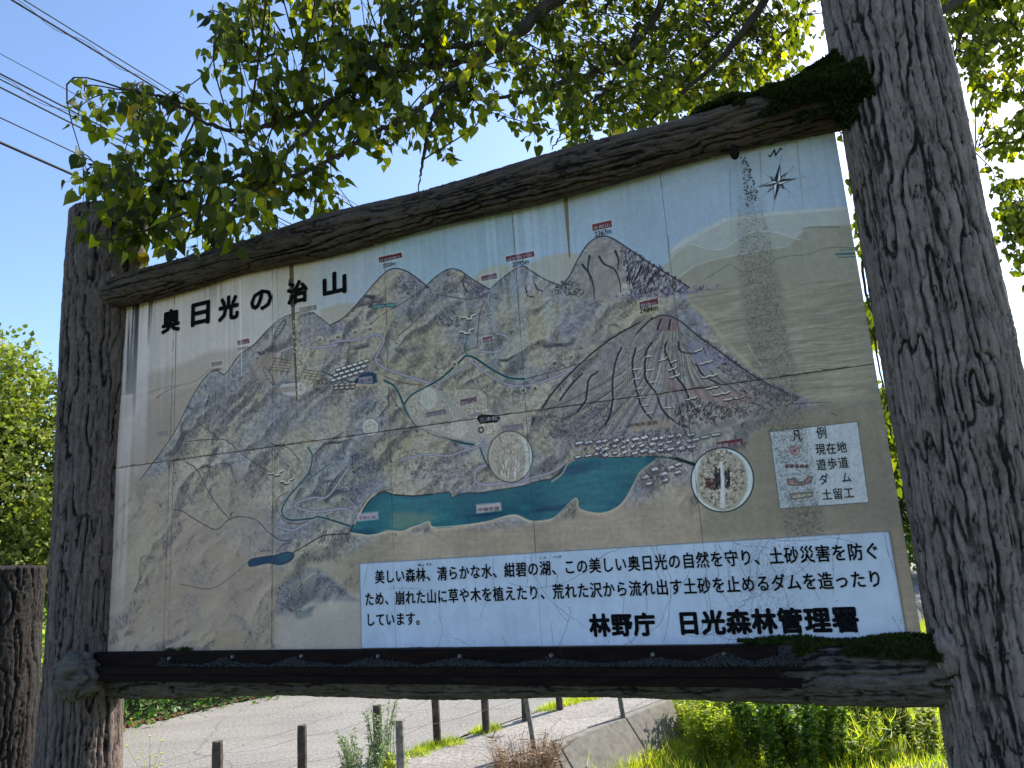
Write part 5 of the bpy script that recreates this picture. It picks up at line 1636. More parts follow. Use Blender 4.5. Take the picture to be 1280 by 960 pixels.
def spline3(pts, n=8):
    p = [np.array(q, float) for q in pts]
    p = [2 * p[0] - p[1]] + p + [2 * p[-1] - p[-2]]
    out = []
    for i in range(1, len(p) - 2):
        for k in range(n):
            t = k / n
            out.append(0.5 * ((2 * p[i]) + (-p[i - 1] + p[i + 1]) * t + (2 * p[i - 1] - 5 * p[i] + 4 * p[i + 1] - p[i + 2]) * t * t
                              + (-p[i - 1] + 3 * p[i] - 3 * p[i + 1] + p[i + 2]) * t ** 3))
    out.append(p[-2])
    return np.array(out)


# ------------------------------------------------------------------ leaves
_half = [(0.0, 0.0), (0.27, -0.07), (0.46, 0.10), (0.47, 0.34), (0.33, 0.62), (0.13, 0.86), (0.0, 1.08)]
LEAF_V = [(0, 0, 0), (0, 0.34, 0), (0, 0.7, 0), (0, 1.08, 0)] + [(x, y, 0) for x, y in _half[1:6]] + [(-x, y, 0) for x, y in _half[1:6]]
LEAF_V = np.array([(x * 0.95, y, 0.42 * abs(x) - 0.16 * y * y) for x, y, z in LEAF_V])
LEAF_F = [(0, 4, 5), (0, 5, 1), (5, 6, 1), (1, 6, 2), (6, 7, 2), (7, 8, 2), (2, 8, 3)] + [(0, 10, 9), (0, 1, 10), (10, 1, 11), (1, 2, 11), (11, 2, 12), (12, 2, 13), (2, 3, 13)]
LEAF_F = np.array(LEAF_F)
SMALL_V = np.array([(0, 0, 0), (0.36, 0.35, 0.10), (0, 1, -0.12), (-0.36, 0.35, 0.10), (0, 0.45, 0)])
SMALL_F = np.array([(0, 1, 4), (1, 2, 4), (2, 3, 4), (3, 0, 4)])
BLADE_V = np.array([(-0.5, 0, 0), (0.5, 0, 0), (0.32, 0.55, 0.06), (-0.32, 0.55, 0.06), (0, 1, 0.3)])
BLADE_F = np.array([(0, 1, 2), (0, 2, 3), (3, 2, 4)])


def frames(d, nrm):
    """rotation matrices with +Y along d and +Z near nrm"""
    d = d / np.linalg.norm(d, axis=1, keepdims=True)
    x = np.cross(d, nrm); x /= (np.linalg.norm(x, axis=1, keepdims=True) + 1e-9)
    z = np.cross(x, d)
    return np.stack([x, d, z], -1)


def scatter(name, Pc, R, size, mat, parent, tv=SMALL_V, tf=SMALL_F, wid=None):
    """joins one small leaf shape at every point"""
    n = len(Pc)
    base = tv[None].repeat(n, 0).copy()
    if wid is not None: base[:, :, 0] *= wid[:, None]
    V = np.einsum('nij,nkj->nki', R, base) * size[:, None, None] + Pc[:, None, :]
    F = tf[None] + (np.arange(n) * len(tv))[:, None, None]
    o = link_mesh(name, np_mesh(name, V.reshape(-1, 3), F.reshape(-1, 3)), mat, parent)
    o['kind'] = 'stuff'
    return o


MAT['leaf_hero'] = leaf_mat('broad_leaf', [(0.0, (0.014, 0.021, 0.004)), (0.55, (0.034, 0.045, 0.007)), (0.85, (0.074, 0.084, 0.010)), (0.985, (0.13, 0.135, 0.016)), (1.0, (0.17, 0.11, 0.03))],
                            0.54, 0.6, (4.9, 4.9, 0.75))
MAT['leaf_tree'] = leaf_mat('bright_tree_leaf', [(0.0, (0.08, 0.11, 0.02)), (0.6, (0.20, 0.23, 0.04)), (1.0, (0.38, 0.37, 0.10))], 0.4, 0.6)
MAT['leaf_dark'] = leaf_mat('dark_shrub_leaf', [(0.0, (0.035, 0.075, 0.015)), (0.5, (0.09, 0.16, 0.03)), (1.0, (0.28, 0.36, 0.09))], 0.45, 0.6, (2.2, 2.2, 0.6))
MAT['leaf_hedge'] = leaf_mat('hedge_leaf', [(0.0, (0.03, 0.09, 0.02)), (0.6, (0.08, 0.17, 0.035)), (1.0, (0.16, 0.26, 0.06))], 0.35, 0.5)
MAT['grass'] = leaf_mat('meadow_grass', [(0.0, (0.13, 0.21, 0.025)), (0.6, (0.28, 0.36, 0.04)), (0.9, (0.42, 0.44, 0.09)), (1.0, (0.46, 0.36, 0.18))], 0.5, 0.6, (2.1, 2.0, 0.6))
MAT['dry'] = leaf_mat('dry_grass', [(0.0, (0.16, 0.09, 0.05)), (0.6, (0.30, 0.19, 0.11)), (1.0, (0.42, 0.32, 0.2))], 0.2, 0.8, (1, 1, 1))
MAT['weed_pale'] = leaf_mat('silver_weed_leaf', [(0.0, (0.14, 0.20, 0.08)), (0.6, (0.26, 0.32, 0.16)), (1.0, (0.42, 0.46, 0.30))], 0.35, 0.7, (1.1, 1.2, 0.8))
MAT['petal'] = simple('yellow_petal', (0.62, 0.50, 0.05), 0.1, 40, 0.6)
MAT['wood_dark'] = simple('dark_post_wood', (0.075, 0.058, 0.045), 0.3, 12, 0.9)
MAT['wood_grey'] = simple('grey_post_wood', (0.20, 0.18, 0.15), 0.25, 14, 0.9)
MAT['wire'] = simple('fence_wire', (0.16, 0.15, 0.14), 0.1, 30, 0.5, 0.5)
MAT['cable'] = simple('black_cable', (0.018, 0.018, 0.022), 0.1, 30, 0.6)

# ------------------------------------------------------------------ the tree over the board
vr = np.random.default_rng(77)
tree = empty('broadleaf_tree', (2.9, 5.1, -0.9))
tag(tree, 'overhanging broadleaf tree whose heart shaped leaves hang above and in front of the board', 'tree')


def pd(*q): return [np.array(at_depth(*p)) for p in q]


top = np.array([3.0, 5.2, 5.2])
limbs = []   # (points, r0, r1)
def limb(pts, r0, r1): limbs.append((spline3(pts, 10), r0 * (1.1 if limbs else 1), r1 * 1.3))


limb([np.array([2.9, 5.1, -1.2]), np.array([2.92, 5.12, 1.5]), np.array([2.96, 5.15, 3.6]), top, np.array([3.3, 5.3, 7.2]), np.array([3.8, 5.6, 9.0])], 0.17, 0.05)
limb([top] + pd((940, -170, 5.3), (800, -70, 5.2), (700, -4, 5.0), (648, 40, 4.9), (600, 75, 4.8), (570, 110, 4.7), (540, 150, 4.6), (530, 195, 4.55), (522, 240, 4.5)), 0.07, 0.0025)
limb(pd((580, 98, 4.73), (545, 118, 4.6), (503, 150, 4.4), (455, 172, 4.3), (420, 196, 4.2), (395, 208, 4.1), (330, 232, 3.95), (270, 268, 3.8), (230, 300, 3.7)), 0.022, 0.004)
limb(pd((640, 46, 4.88), (590, 56, 4.8), (540, 58, 4.7), (480, 56, 4.6), (425, 50, 4.5), (370, 60, 4.4), (310, 80, 4.3)), 0.024, 0.005)
limb(pd((612, 66, 4.82), (560, 80, 4.7), (510, 85, 4.5), (460, 103, 4.4), (400, 130, 4.3), (352, 150, 4.15), (300, 165, 4.0), (250, 150, 3.95), (200, 120, 3.9), (150, 112, 3.85)), 0.026, 0.004)
limb(pd((410, 128, 4.3), (370, 180, 4.1), (320, 215, 4.0), (260, 222, 3.9), (200, 228, 3.85), (150, 215, 3.8), (110, 205, 3.75)), 0.015, 0.004)
limb(pd((330, 222, 3.98), (280, 250, 3.8), (220, 270, 3.72), (160, 295, 3.65), (120, 300, 3.6)), 0.010, 0.003)
limb(pd((860, -100, 5.25), (820, 20, 5.6), (770, 75, 5.6), (720, 98, 5.5), (670, 112, 5.4), (620, 122, 5.2), (575, 126, 5.1)), 0.035, 0.006)
limb(pd((800, 30, 5.6), (780, 70, 5.7), (760, 110, 5.7), (715, 150, 5.6), (690, 185, 5.5)), 0.018, 0.004)
limb([top] + pd((1010, -90, 5.6), (950, 10, 5.8), (905, 70, 5.9), (862, 108, 5.9), (815, 150, 5.9)), 0.05, 0.008)
limb(pd((975, -30, 5.7), (925, 12, 6.2), (880, 60, 6.4), (840, 100, 6.4), (800, 150, 6.3)), 0.022, 0.006)
limb([top] + pd((1040, -60, 6.2), (1000, 20, 6.8), (960, 60, 7.0), (930, 95, 7.0)), 0.03, 0.006)
limb([top] + pd((1260, -120, 6.0), (1240, 10, 6.4), (1205, 38, 6.6), (1190, 80, 6.7)), 0.035, 0.006)
limb([top] + pd((1330, -60, 6.0), (1320, 100, 6.5), (1280, 170, 6.8), (1240, 180, 6.9), (1215, 190, 6.9)), 0.035, 0.005)
limb(pd((1320, 100, 6.5), (1310, 220, 6.8), (1270, 270, 7.0), (1255, 300, 7.0)), 0.016, 0.004)
limb([np.array([2.96, 5.15, 3.6])] + pd((1105, 200, 5.2), (1085, 260, 5.3), (1078, 330, 5.3), (1095, 430, 5.3), (1115, 560, 5.3)), 0.02, 0.003)
limb([top, np.array([2.0, 4.2, 6.6]), np.array([0.5, 3.4, 7.2]), np.array([-1.2, 3.0, 7.2]), np.array([-2.6, 2.9, 6.6])], 0.06, 0.01)
limb([np.array([0.5, 3.4, 7.2]), np.array([-0.2, 4.4, 6.6]), np.array([-1.2, 5.0, 6.2])], 0.03, 0.006)

trunkV, trunkF = tube_arrays([(limbs[0][0], np.linspace(limbs[0][1], limbs[0][2], len(limbs[0][0])))], 14)
link_mesh('trunk', np_mesh('trunk', trunkV, trunkF, True), MAT['bark_tree'], tree)
for pts, r0, r1 in limbs[1:]:
    pts = pts + vr.normal(0, 0.006, pts.shape)
    V_, F_ = tube_arrays([(pts, np.linspace(r0, r1, len(pts)))], 7)
    link_mesh('branch', np_mesh('branch', V_, F_, True), MAT['bark_tree'], tree)

SK = np.concatenate([l[0][(10 if i else 28):] for i, l in enumerate(limbs)])


def in_any(x, y, polys): return any(inpoly(x, y, p) for p in polys)


main_poly = [(262, 12), (300, -30), (1035, -30), (1045, 60), (1000, 92), (930, 118), (870, 140), (830, 150), (760, 165), (700, 175), (640, 175), (600, 185), (560, 205), (520, 235), (430, 262), (330, 296),
             (265, 312), (210, 296), (150, 286), (118, 252), (95, 218), (108, 196), (165, 188), (160, 165), (112, 150), (98, 128), (118, 106), (185, 106), (240, 118), (262, 130), (280, 118), (268, 95), (262, 60)]
gaps = [[(405, 188), (440, 170), (470, 195), (520, 178), (560, 215), (470, 260), (430, 250)], [(560, 150), (680, 160), (700, 185), (580, 215), (560, 190)],
        [(1005, 10), (1040, 10), (1040, 60), (1000, 70)], [(245, 150), (290, 130), (330, 165), (300, 185)], [(560, 62), (585, 60), (600, 95), (568, 98)], [(475, 20), (520, 14), (500, 40)],
        [(430, 0), (450, 0), (440, 18), (425, 14)], [(860, 95), (910, 80), (890, 120)]]
targets = []


def add_targets(poly_, n, yf, gp=(), keep=0.12, spread=0.35):
    xs_ = [p[0] for p in poly_]; ys_ = [p[1] for p in poly_]
    k = 0
    while k < n:
        x = vr.uniform(min(xs_), max(xs_)); y = vr.uniform(min(ys_), max(ys_))
        if not inpoly(x, y, poly_): continue
        if gp and in_any(x, y, gp) and vr.random() > keep: continue
        targets.append(np.array(at_depth(x, y, yf(x, y) + vr.normal(0, spread)))); k += 1


def ydep(x, y):
    return np.interp(x, [60, 300, 500, 700, 1000, 1280], [3.8, 4.0, 4.6, 5.2, 6.2, 6.6])


add_targets(main_poly, 400, ydep, gaps)
add_targets([(560, -40), (1040, -40), (1045, 40), (960, 100), (820, 150), (700, 150), (600, 60)], 230, lambda x, y: ydep(x, y) + 1.3, gaps, 0.3, 0.6)
add_targets([(700, 125), (1000, 62), (1005, 100), (830, 152), (700, 185)], 70, lambda x, y: ydep(x, y) + 1.0, (), 1, 0.5)
add_targets([(430, 60), (560, 40), (600, 90), (520, 150), (440, 170)], 30, ydep, (), 1, 0.4)
add_targets([(110, 110), (190, 100), (250, 130), (330, 170), (390, 210), (330, 260), (250, 290), (150, 270), (120, 210), (190, 190), (160, 160)], 8, lambda x, y: 3.8, (), 1, 0.15)
add_targets([(120, 262), (185, 270), (178, 292), (130, 300), (105, 290)], 4, lambda x, y: 3.72, (), 1, 0.06)
add_targets([(300, -250), (1250, -250), (1280, -20), (260, -20)], 110, lambda x, y: ydep(x, y) - 0.2, (), 1, 0.6)
add_targets([(1165, -30), (1300, -30), (1300, 60), (1230, 75), (1200, 60)], 110, lambda x, y: 6.6, (), 1, 0.7)
add_targets([(1200, 60), (1300, 60), (1300, 190), (1225, 190), (1205, 120)], 60, lambda x, y: 6.8, (), 1, 0.5)
add_targets([(1240, 225), (1300, 215), (1300, 340), (1262, 330)], 46, lambda x, y: 6.9, (), 1, 0.4)
add_targets([(1066, 195), (1085, 200), (1108, 480), (1126, 600), (1108, 590), (1085, 400)], 26, lambda x, y: 5.3, (), 1, 0.25)

twigs = []; LP_ = []; LD_ = []; LS_ = []
SKc = SK
for T in targets:
    d2 = ((SKc - T) ** 2).sum(1) + 0.15 * np.clip(T[2] - SKc[:, 2], 0, 9) ** 2
    cand = np.argsort(d2)[:6]; S = SKc[cand[vr.integers(len(cand))]]
    L = np.linalg.norm(T - S)
    mid = (S + T) / 2 + vr.normal(0, 0.10 * L, 3) + np.array([0, 0, 0.12 * L])
    tip = T + (T - mid) * 0.15 + np.array([0, 0, -0.10])
    c = spline3([S, mid, T, tip], 5)
    twigs.append((c, np.linspace(min(0.007, 0.003 + L * 0.004), 0.0012, len(c))))
    k0 = int(len(c) * 0.30)
    nl = vr.integers(9, 16)
    for q in range(nl):
        f = k0 + (len(c) - 1 - k0) * (q + vr.random()) / nl
        i = min(int(f), len(c) - 2); p = c[i] + (c[i + 1] - c[i]) * (f - i)
        side = vr.normal(0, 1, 3); side[2] *= 0.4; side /= np.linalg.norm(side)
        st = vr.uniform(0.02, 0.05) + (0.04 if vr.random() < 0.25 else 0)
        base = p + side * st + np.array([0, 0, -0.015])
        LP_.append(base)
        dd = side * vr.uniform(0.1, 0.9) + np.array([0, 0, -1.0]) * vr.uniform(0.35, 1.3) + vr.normal(0, 0.2, 3)
        LD_.append(dd); LS_.append(vr.uniform(0.048, 0.088) * (0.75 if vr.random() < 0.2 else 1))
        if q % 2 == 0: twigs.append((np.array([p, (p + base) / 2 + [0, 0, 0.004], base]), np.array([0.0011, 0.001, 0.0009])))
LP_ = np.array(LP_); LD_ = np.array(LD_); LS_ = np.array(LS_)
side_n = vr.normal(0, 1, LD_.shape); side_n[:, 2] += 0.8
LR = frames(LD_, side_n)
# keep leaves clear of the board itself and off its face
inplane = LP_ @ BN
ok = ~((inplane < 3.10) & (LP_[:, 2] < 3.0))
Vt, Ft = tube_arrays(twigs, 4)
o = link_mesh('twig', np_mesh('twig', Vt, Ft, True), MAT['bark_tree'], tree); o['kind'] = 'stuff'
# the 300 leaves that show largest are single leaves, the rest is one mass
rel = LP_ - np.array([0, 0, CAM_H]); cc_ = rel @ RM
px_ = 640 - F_PX * cc_[:, 0] / cc_[:, 2]; py_ = 480 + F_PX * cc_[:, 1] / cc_[:, 2]
vis = ok & (cc_[:, 2] < 0) & (px_ > 5) & (px_ < 1275) & (py_ > 3) & (py_ < 955)
big = LS_ / -cc_[:, 2] * (0.35 + np.abs((LR[:, :, 2] * (rel / np.linalg.norm(rel, axis=1, keepdims=True))).sum(1)))
big = np.where(vis, big, -1)
sel = np.argsort(-big)[:300]
lv = []
for k in range(4):
    v = LEAF_V.copy(); v[:, 0] *= (0.9, 1.0, 1.1, 0.95)[k]; v[:, 2] *= (0.6, 1.0, 1.4, 1.9)[k]; v[4:, 2] += (0.0, 0.03, -0.03, 0.05)[k]
    me = mesh_from('leaf', v, [tuple(f) for f in LEAF_F.tolist()], True); me.materials.append(MAT['leaf_hero']); lv.append(me)
tl = tree.location.copy()
for i in sel:
    o = bpy.data.objects.new('leaf', lv[i % 4]); COL.objects.link(o); o.parent = tree
    m = Matrix([[*(LR[i][r] * LS_[i]), LP_[i][r] - tl[r]] for r in range(3)] + [[0, 0, 0, 1]])
    o.matrix_local = m
rest = ok.copy(); rest[sel] = False
scatter('foliage', LP_[rest], LR[rest], LS_[rest], MAT['leaf_hero'], tree, LEAF_V, LEAF_F, vr.uniform(0.85, 1.12, int(rest.sum())))
print('leaves', len(LP_), 'targets', len(targets))
# ------------------------------------------------------------------ other trees, shrubs, hedge
def crown_tree(name, base, height, rx, rz, n, leaf, mat, label, cat='tree', group=None, seed=1, trunk_r=0.14, low=0.3, lobes=14, stems=1):
    """trunk and limbs carrying clumps of leaves; base on the ground"""
    rng = np.random.default_rng(seed)
    bx, by = base; bz = float(ground_z(bx, by))
    t = empty(name, (bx, by, bz)); tag(t, label, cat, group)
    B = np.array([bx, by, bz]); cz = bz + height * (low + (1 - low) * 0.5)
    topc = np.array([bx + rng.normal(0, 0.15), by, bz + height * 0.9])
    paths = [(spline3([B + [0, 0, -0.2], B + [rng.normal(0, .05), rng.normal(0, .05), height * 0.4], topc], 8), np.linspace(trunk_r, trunk_r * 0.2, 17))]
    cl = []
    for k in range(lobes):
        a = rng.uniform(0, 6.28); zz = rng.uniform(-0.95, 0.95); rr = math.sqrt(max(0, 1 - zz * zz)) * rng.uniform(0.45, 1.0)
        cpt = np.array([bx + rx * rr * math.cos(a), by + rx * rr * math.sin(a), cz + rz * zz])
        cl.append((cpt, rng.uniform(0.26, 0.5) * rx))
        s0 = B + (topc - B) * rng.uniform(0.15, 0.8)
        c = spline3([s0, (s0 + cpt) / 2 + [0, 0, -0.1 * height * rng.random()], cpt], 5)
        paths.append((c, np.linspace(trunk_r * 0.35, 0.01, len(c))))
    V_, F_ = tube_arrays(paths[:1], 9); link_mesh('trunk', np_mesh('trunk', V_, F_, True), MAT['bark_tree'], t)
    V_, F_ = tube_arrays(paths[1:], 5); link_mesh('limbs', np_mesh('limbs', V_, F_, True), MAT['bark_tree'], t)
    # leaf sprays: small groups along short shoots inside the clumps
    ns = n // 7
    pick = rng.integers(0, len(cl), ns)
    C0 = np.array([c for c, _ in cl])[pick]; R0 = np.array([r for _, r in cl])[pick]
    d = rng.normal(0, 1, (ns, 3)); d /= np.linalg.norm(d, axis=1, keepdims=True)
    rad_ = rng.uniform(0.25, 1.0, ns) ** 0.5
    P0 = C0 + d * (R0 * rad_)[:, None] * np.array([1, 1, 0.8])
    Pl = (P0[:, None] + d[:, None] * (np.linspace(0, 1, 7)[None, :, None] * leaf * 3.0) + rng.normal(0, leaf * 0.8, (ns, 7, 3))).reshape(-1, 3)
    dl = d.repeat(7, 0) * 0.6 + rng.normal(0, 0.7, (ns * 7, 3)) + np.array([0, 0, -0.25])
    nr = rng.normal(0, 0.8, dl.shape) + np.array([0, 0, 1.0])
    scatter('crown', Pl, frames(dl, nr), rng.uniform(0.7, 1.25, len(Pl)) * leaf, mat, t)
    return t


# trees and bushes at the far left, beyond the road
crown_tree('roadside_tree', (-9.6, 13.8), 6.6, 2.0, 2.7, 38000, 0.115, MAT['leaf_tree'], 'sunlit yellow green tree left of the far post', 'tree', seed=3, low=0.12, lobes=24)
crown_tree('roadside_tree', (-8.2, 15.8), 6.8, 1.7, 2.7, 26000, 0.115, MAT['leaf_tree'], 'taller green tree just behind the far post of the board', 'tree', seed=5, low=0.1, lobes=20)
crown_tree('roadside_bush', (-8.4, 11.7), 2.5, 1.3, 1.0, 12000, 0.09, MAT['leaf_dark'], 'dark leafy bush between the stump and the far post', 'bush', seed=7, trunk_r=0.06, low=0.05, lobes=16)
# trees seen through the slit between the board and the near post
for k, (px, Y, h, lab) in enumerate(((1120, 33, 8.5, 'distant green tree seen through the slit beside the near post'), (1190, 38, 9.5, 'distant tree hidden mostly behind the near post'),
                                     (1060, 36, 7.5, 'distant low tree behind the near edge of the board'))):
    p = at_depth(px, 650, Y)
    crown_tree('distant_tree', (p.x, p.y), h, 3.4, h * 0.4, 9000, 0.26, MAT['leaf_dark'], lab, 'tree', 'trees beyond the meadow', 20 + k, 0.25, 0.12, 18)
crown_tree('distant_tree', (24.5, 36), 10, 3.8, 4, 9000, 0.26, MAT['leaf_dark'], 'distant tree low down right of the near post', 'tree', 'trees beyond the meadow', 29, 0.25, 0.12, 18)


def leaf_band(name, label, cat, segs, width, height, n, leaf, mat, seed, zoff=0.0):
    """a long low hedge along a line of ground points"""
    rng = np.random.default_rng(seed)
    pts = np.array(segs, float); L = np.r_[0, np.cumsum(np.linalg.norm(np.diff(pts, axis=0), axis=1))]
    t = rng.uniform(0, L[-1], n)
    x = np.interp(t, L, pts[:, 0]); y = np.interp(t, L, pts[:, 1])
    off = rng.normal(0, width / 2.4, n); x = x + off * LN[0]; y = y + off * LN[1]
    hh = height * (0.65 + 0.5 * np.array([mnoise.noise(Vector((a * 1.3, b * 1.3, seed))) for a, b in zip(x, y)])) * np.clip(1 - (np.abs(off) / width) ** 2, 0.1, 1)
    z = ground_z(x, y) + zoff + hh * rng.uniform(0.15, 1, n) ** 0.5
    root = empty(name, (float(pts[0, 0]), float(pts[0, 1]), float(ground_z(*pts[0])))); tag(root, label, cat)
    stems = []
    for i in range(0, min(n, 700)):
        g = float(ground_z(x[i], y[i]))
        stems.append((np.array([[x[i], y[i], g - 0.03], [x[i] + rng.normal(0, .03), y[i], (g + z[i]) / 2], [x[i] + rng.normal(0, .06), y[i] + rng.normal(0, .06), z[i]]]), np.array([.006, .005, .003])))
    V_, F_ = tube_arrays(stems, 4); o = link_mesh('stems', np_mesh('stems', V_, F_), MAT['bark_tree'], root); o['kind'] = 'stuff'
    d = rng.normal(0, 0.7, (n, 3)) + [0, 0, 0.35]
    scatter('foliage', np.stack([x, y, z], 1), frames(d, rng.normal(0, 0.7, (n, 3)) + [0, 0, 1.0]), rng.uniform(0.6, 1.3, n) * leaf, mat, root)
    return root


def along(s, t): p = LP0 + LDIR * t + LN * s; return (float(p[0]), float(p[1]))


leaf_band('hedge', 'low green leafy hedge along the far edge of the road, under the bottom beam', 'hedge', [along(-8.1, -8), along(-8.0, 6), along(-8.0, 16)], 1.0, 1.0, 26000, 0.10, MAT['leaf_hedge'], 4)


def weed(name, label, cat, loc, h, n_st, n_lf, leaf, mat, seed, spread=0.2, lean=0.25, tv=SMALL_V, tf=SMALL_F, wid=1.0, stem_mat=None, group=None, up=0.5, stiff=0.5):
    """an upright plant of many leafy stems"""
    rng = np.random.default_rng(seed)
    x0, y0 = loc; z0 = float(ground_z(x0, y0))
    t = empty(name, (x0, y0, z0)); tag(t, label, cat, group)
    paths = []; PP = []; DD = []
    for k in range(n_st):
        a = rng.uniform(0, 6.28); r = spread * math.sqrt(rng.random()); bx = x0 + r * math.cos(a); by = y0 + r * math.sin(a)
        hh = h * rng.uniform(0.55, 1.0); ln = lean * hh * rng.uniform(0.2, 1)
        tip = np.array([bx + ln * math.cos(a), by + ln * math.sin(a), z0 + hh])
        c = spline3([np.array([bx, by, float(ground_z(bx, by)) - 0.03]), np.array([bx + ln * 0.25 * math.cos(a), by + ln * 0.25 * math.sin(a), z0 + hh * 0.55]), tip], 5)
        paths.append((c, np.linspace(0.006, 0.002, len(c))))
        f = rng.uniform(0.12, 1, n_lf) ** 0.8 * (len(c) - 1.001); i = f.astype(int)
        PP.append(c[i] + (c[i + 1] - c[i]) * (f - i)[:, None] + rng.normal(0, 0.01, (n_lf, 3)))
        d = rng.normal(0, 1, (n_lf, 3)); d[:, 2] = np.abs(d[:, 2]) * up; DD.append(d)
    V_, F_ = tube_arrays(paths, 4); o = link_mesh('stems', np_mesh('stems', V_, F_), stem_mat or MAT['leaf_dark'], t); o['kind'] = 'stuff'
    PP = np.concatenate(PP); DD = np.concatenate(DD)
    scatter('leaves', PP, frames(DD, rng.normal(0, stiff, DD.shape) + [0, 0, 1.0]), rng.uniform(0.6, 1.3, len(PP)) * leaf, mat, t, tv, tf, np.full(len(PP), wid))
    return t


def gpt(px, py, z=-1.5):
    p = at_height(px, py, z); return (p.x, p.y)


# right hand meadow: shrubs
weed('shrub', 'dense dark green bush in the meadow under the near end of the beam', 'bush', gpt(995, 962, -1.5), 1.35, 84, 100, 0.08, MAT['leaf_dark'], 31, 0.62, 0.28, group='meadow shrubs')
weed('shrub', 'looser green bush right of the dense dark bush', 'bush', gpt(1092, 925, -1.5), 1.15, 44, 70, 0.085, MAT['leaf_tree'], 33, 0.55, 0.35, group='meadow shrubs')
weed('shrub', 'small dark bush at the foot of the near post', 'bush', gpt(1165, 935, -1.5), 0.6, 24, 50, 0.07, MAT['leaf_tree'], 35, 0.35, 0.35, group='meadow shrubs')
for k, (px, py, h) in enumerate(((878, 925, 1.0), (905, 935, 1.15), (935, 930, 1.1), (890, 950, 0.9), (922, 955, 0.8))):
    weed('tall_weed', ('tall yellow green weed nearest the pavement', 'tallest yellow green weed left of the dark bush', 'yellow green weed touching the dark bush',
                       'low yellow weed in front at the meadow edge', 'low yellow weed in front of the dark bush')[k], 'weed', gpt(px, py, -1.52), h, 46, 46, 0.085, MAT['grass'], 40 + k, 0.32, 0.2,
         group='tall weeds in the meadow', wid=0.5)
weed('grass_clump', 'arching clump of long grass right of the dark bush', 'grass clump', gpt(1068, 955, -1.5), 0.75, 90, 3, 0.30, MAT['grass'], 52, 0.3, 0.8, BLADE_V, BLADE_F, 0.05)

# silvery weeds by the second fence, a stalk of yellow flowers, a dry clump
weed('silver_weed', 'pale feathery weed in front of the dark fence stake', 'weed', gpt(452, 985, -1.05), 0.62, 34, 44, 0.045, MAT['weed_pale'], 61, 0.22, 0.35, wid=0.6)
weed('silver_weed', 'taller pale feathery weed round the dark fence stake', 'weed', gpt(478, 975, -1.05), 0.95, 22, 44, 0.045, MAT['weed_pale'], 62, 0.14, 0.18, wid=0.6)
weed('green_weed', 'small bright green weed at the foot of the light stake', 'weed', gpt(494, 975, -1.05), 0.34, 26, 26, 0.05, MAT['grass'], 63, 0.16, 0.2, wid=0.6)
weed('dry_clump', 'round clump of dry brown grass beside the concrete slope', 'dry grass', gpt(662, 1018, -1.5), 0.90, 260, 16, 0.15, MAT['dry'], 64, 0.26, 0.42, BLADE_V, BLADE_F, 0.07, MAT['dry'], up=0.2)

fl = empty('flower_stalk', (*gpt(186, 1010, -1.0), -1.0)); tag(fl, 'thin stalk of small yellow flowers beside the far post', 'flower')
frng = np.random.default_rng(8); F0 = np.array(fl.location)
paths = []; heads = []
for k in range(7):
    tx = frng.normal(0, 0.13); h = frng.uniform(0.45, 0.95)
    c = spline3([F0 + [frng.normal(0, .02), 0, -0.05], F0 + [tx * 0.3, 0, h * 0.5], F0 + [tx, frng.normal(0, 0.06), h]], 6)
    paths.append((c, np.linspace(0.004, 0.002, len(c)))); heads.append(c[-1])
    if k % 2: heads.append(c[-4] + [0.04, 0, 0.02])
V_, F_ = tube_arrays(paths, 4); link_mesh('stem', np_mesh('stem', V_, F_), MAT['grass'], fl)
for hpt in heads:
    bm = bmesh.new()
    bmesh.ops.create_cone(bm, cap_ends=True, segments=8, radius1=0.009, radius2=0.016, depth=0.014)
    for v in bm.verts: v.co += Vector(hpt)
    me = bpy.data.meshes.new('flower_head'); bm.to_mesh(me); bm.free(); link_mesh('flower_head', me, MAT['petal'], fl)


# meadow grass: blades in tussocks
def grass_field(name, n, region, hmin, hmax, mat, seed, label, wid=0.035, fall=None, clump=0.12):
    rng = np.random.default_rng(seed)
    x = rng.uniform(region[0], region[1], n); y = rng.uniform(region[2], region[3], n)
    kp = fall(x, y, rng); x = x[kp]; y = y[kp]
    m = 9
    X = (x[:, None] + rng.normal(0, clump * 0.5, (len(x), m))).ravel(); Y = (y[:, None] + rng.normal(0, clump * 0.5, (len(x), m))).ravel()
    H = (rng.uniform(hmin, hmax, len(x))[:, None] * rng.uniform(0.5, 1.1, (len(x), m))).ravel()
    Pp = np.stack([X, Y, ground_z(X, Y) - 0.01], 1)
    d = rng.normal(0, 0.35, (len(X), 3)); d[:, 2] = 1.0
    o = scatter(name, Pp, frames(d, rng.normal(0, 1, d.shape)), H, mat, None, BLADE_V, BLADE_F, np.full(len(X), wid) * (0.3 / H) ** 0.5)
    tag(o, label, 'grass', kind='stuff')
    return o


grass_field('meadow_grass', 15000, (0.6, 15, 9.0, 26), 0.14, 0.42, MAT['grass'], 71, 'sunlit yellow green meadow grass beyond the near end of the board',
            fall=lambda x, y, r: (sdist(x, y) > 0.42) & (r.random(len(x)) < np.clip(1.5 - (y - 9) / 26, 0.35, 1)) & (x > (y - 9) * 0.15))
grass_field('bank_grass', 5000, (-6, 6, 4.9, 9.6), 0.05, 0.13, MAT['grass'], 72, 'short grass on the bank behind the board', fall=lambda x, y, r: (sdist(x, y) > 0.5) | (y < 7.0), wid=0.05)
# weeds in the joint between road and pavement, in tufts by the posts
_tp = [(538, 936), (550, 931), (564, 930), (603, 916), (614, 912), (684, 888), (694, 884), (706, 881), (718, 878), (742, 872), (732, 875), (520, 944)]
_tc = np.array([gpt(a, b, -1.0) for a, b in _tp])


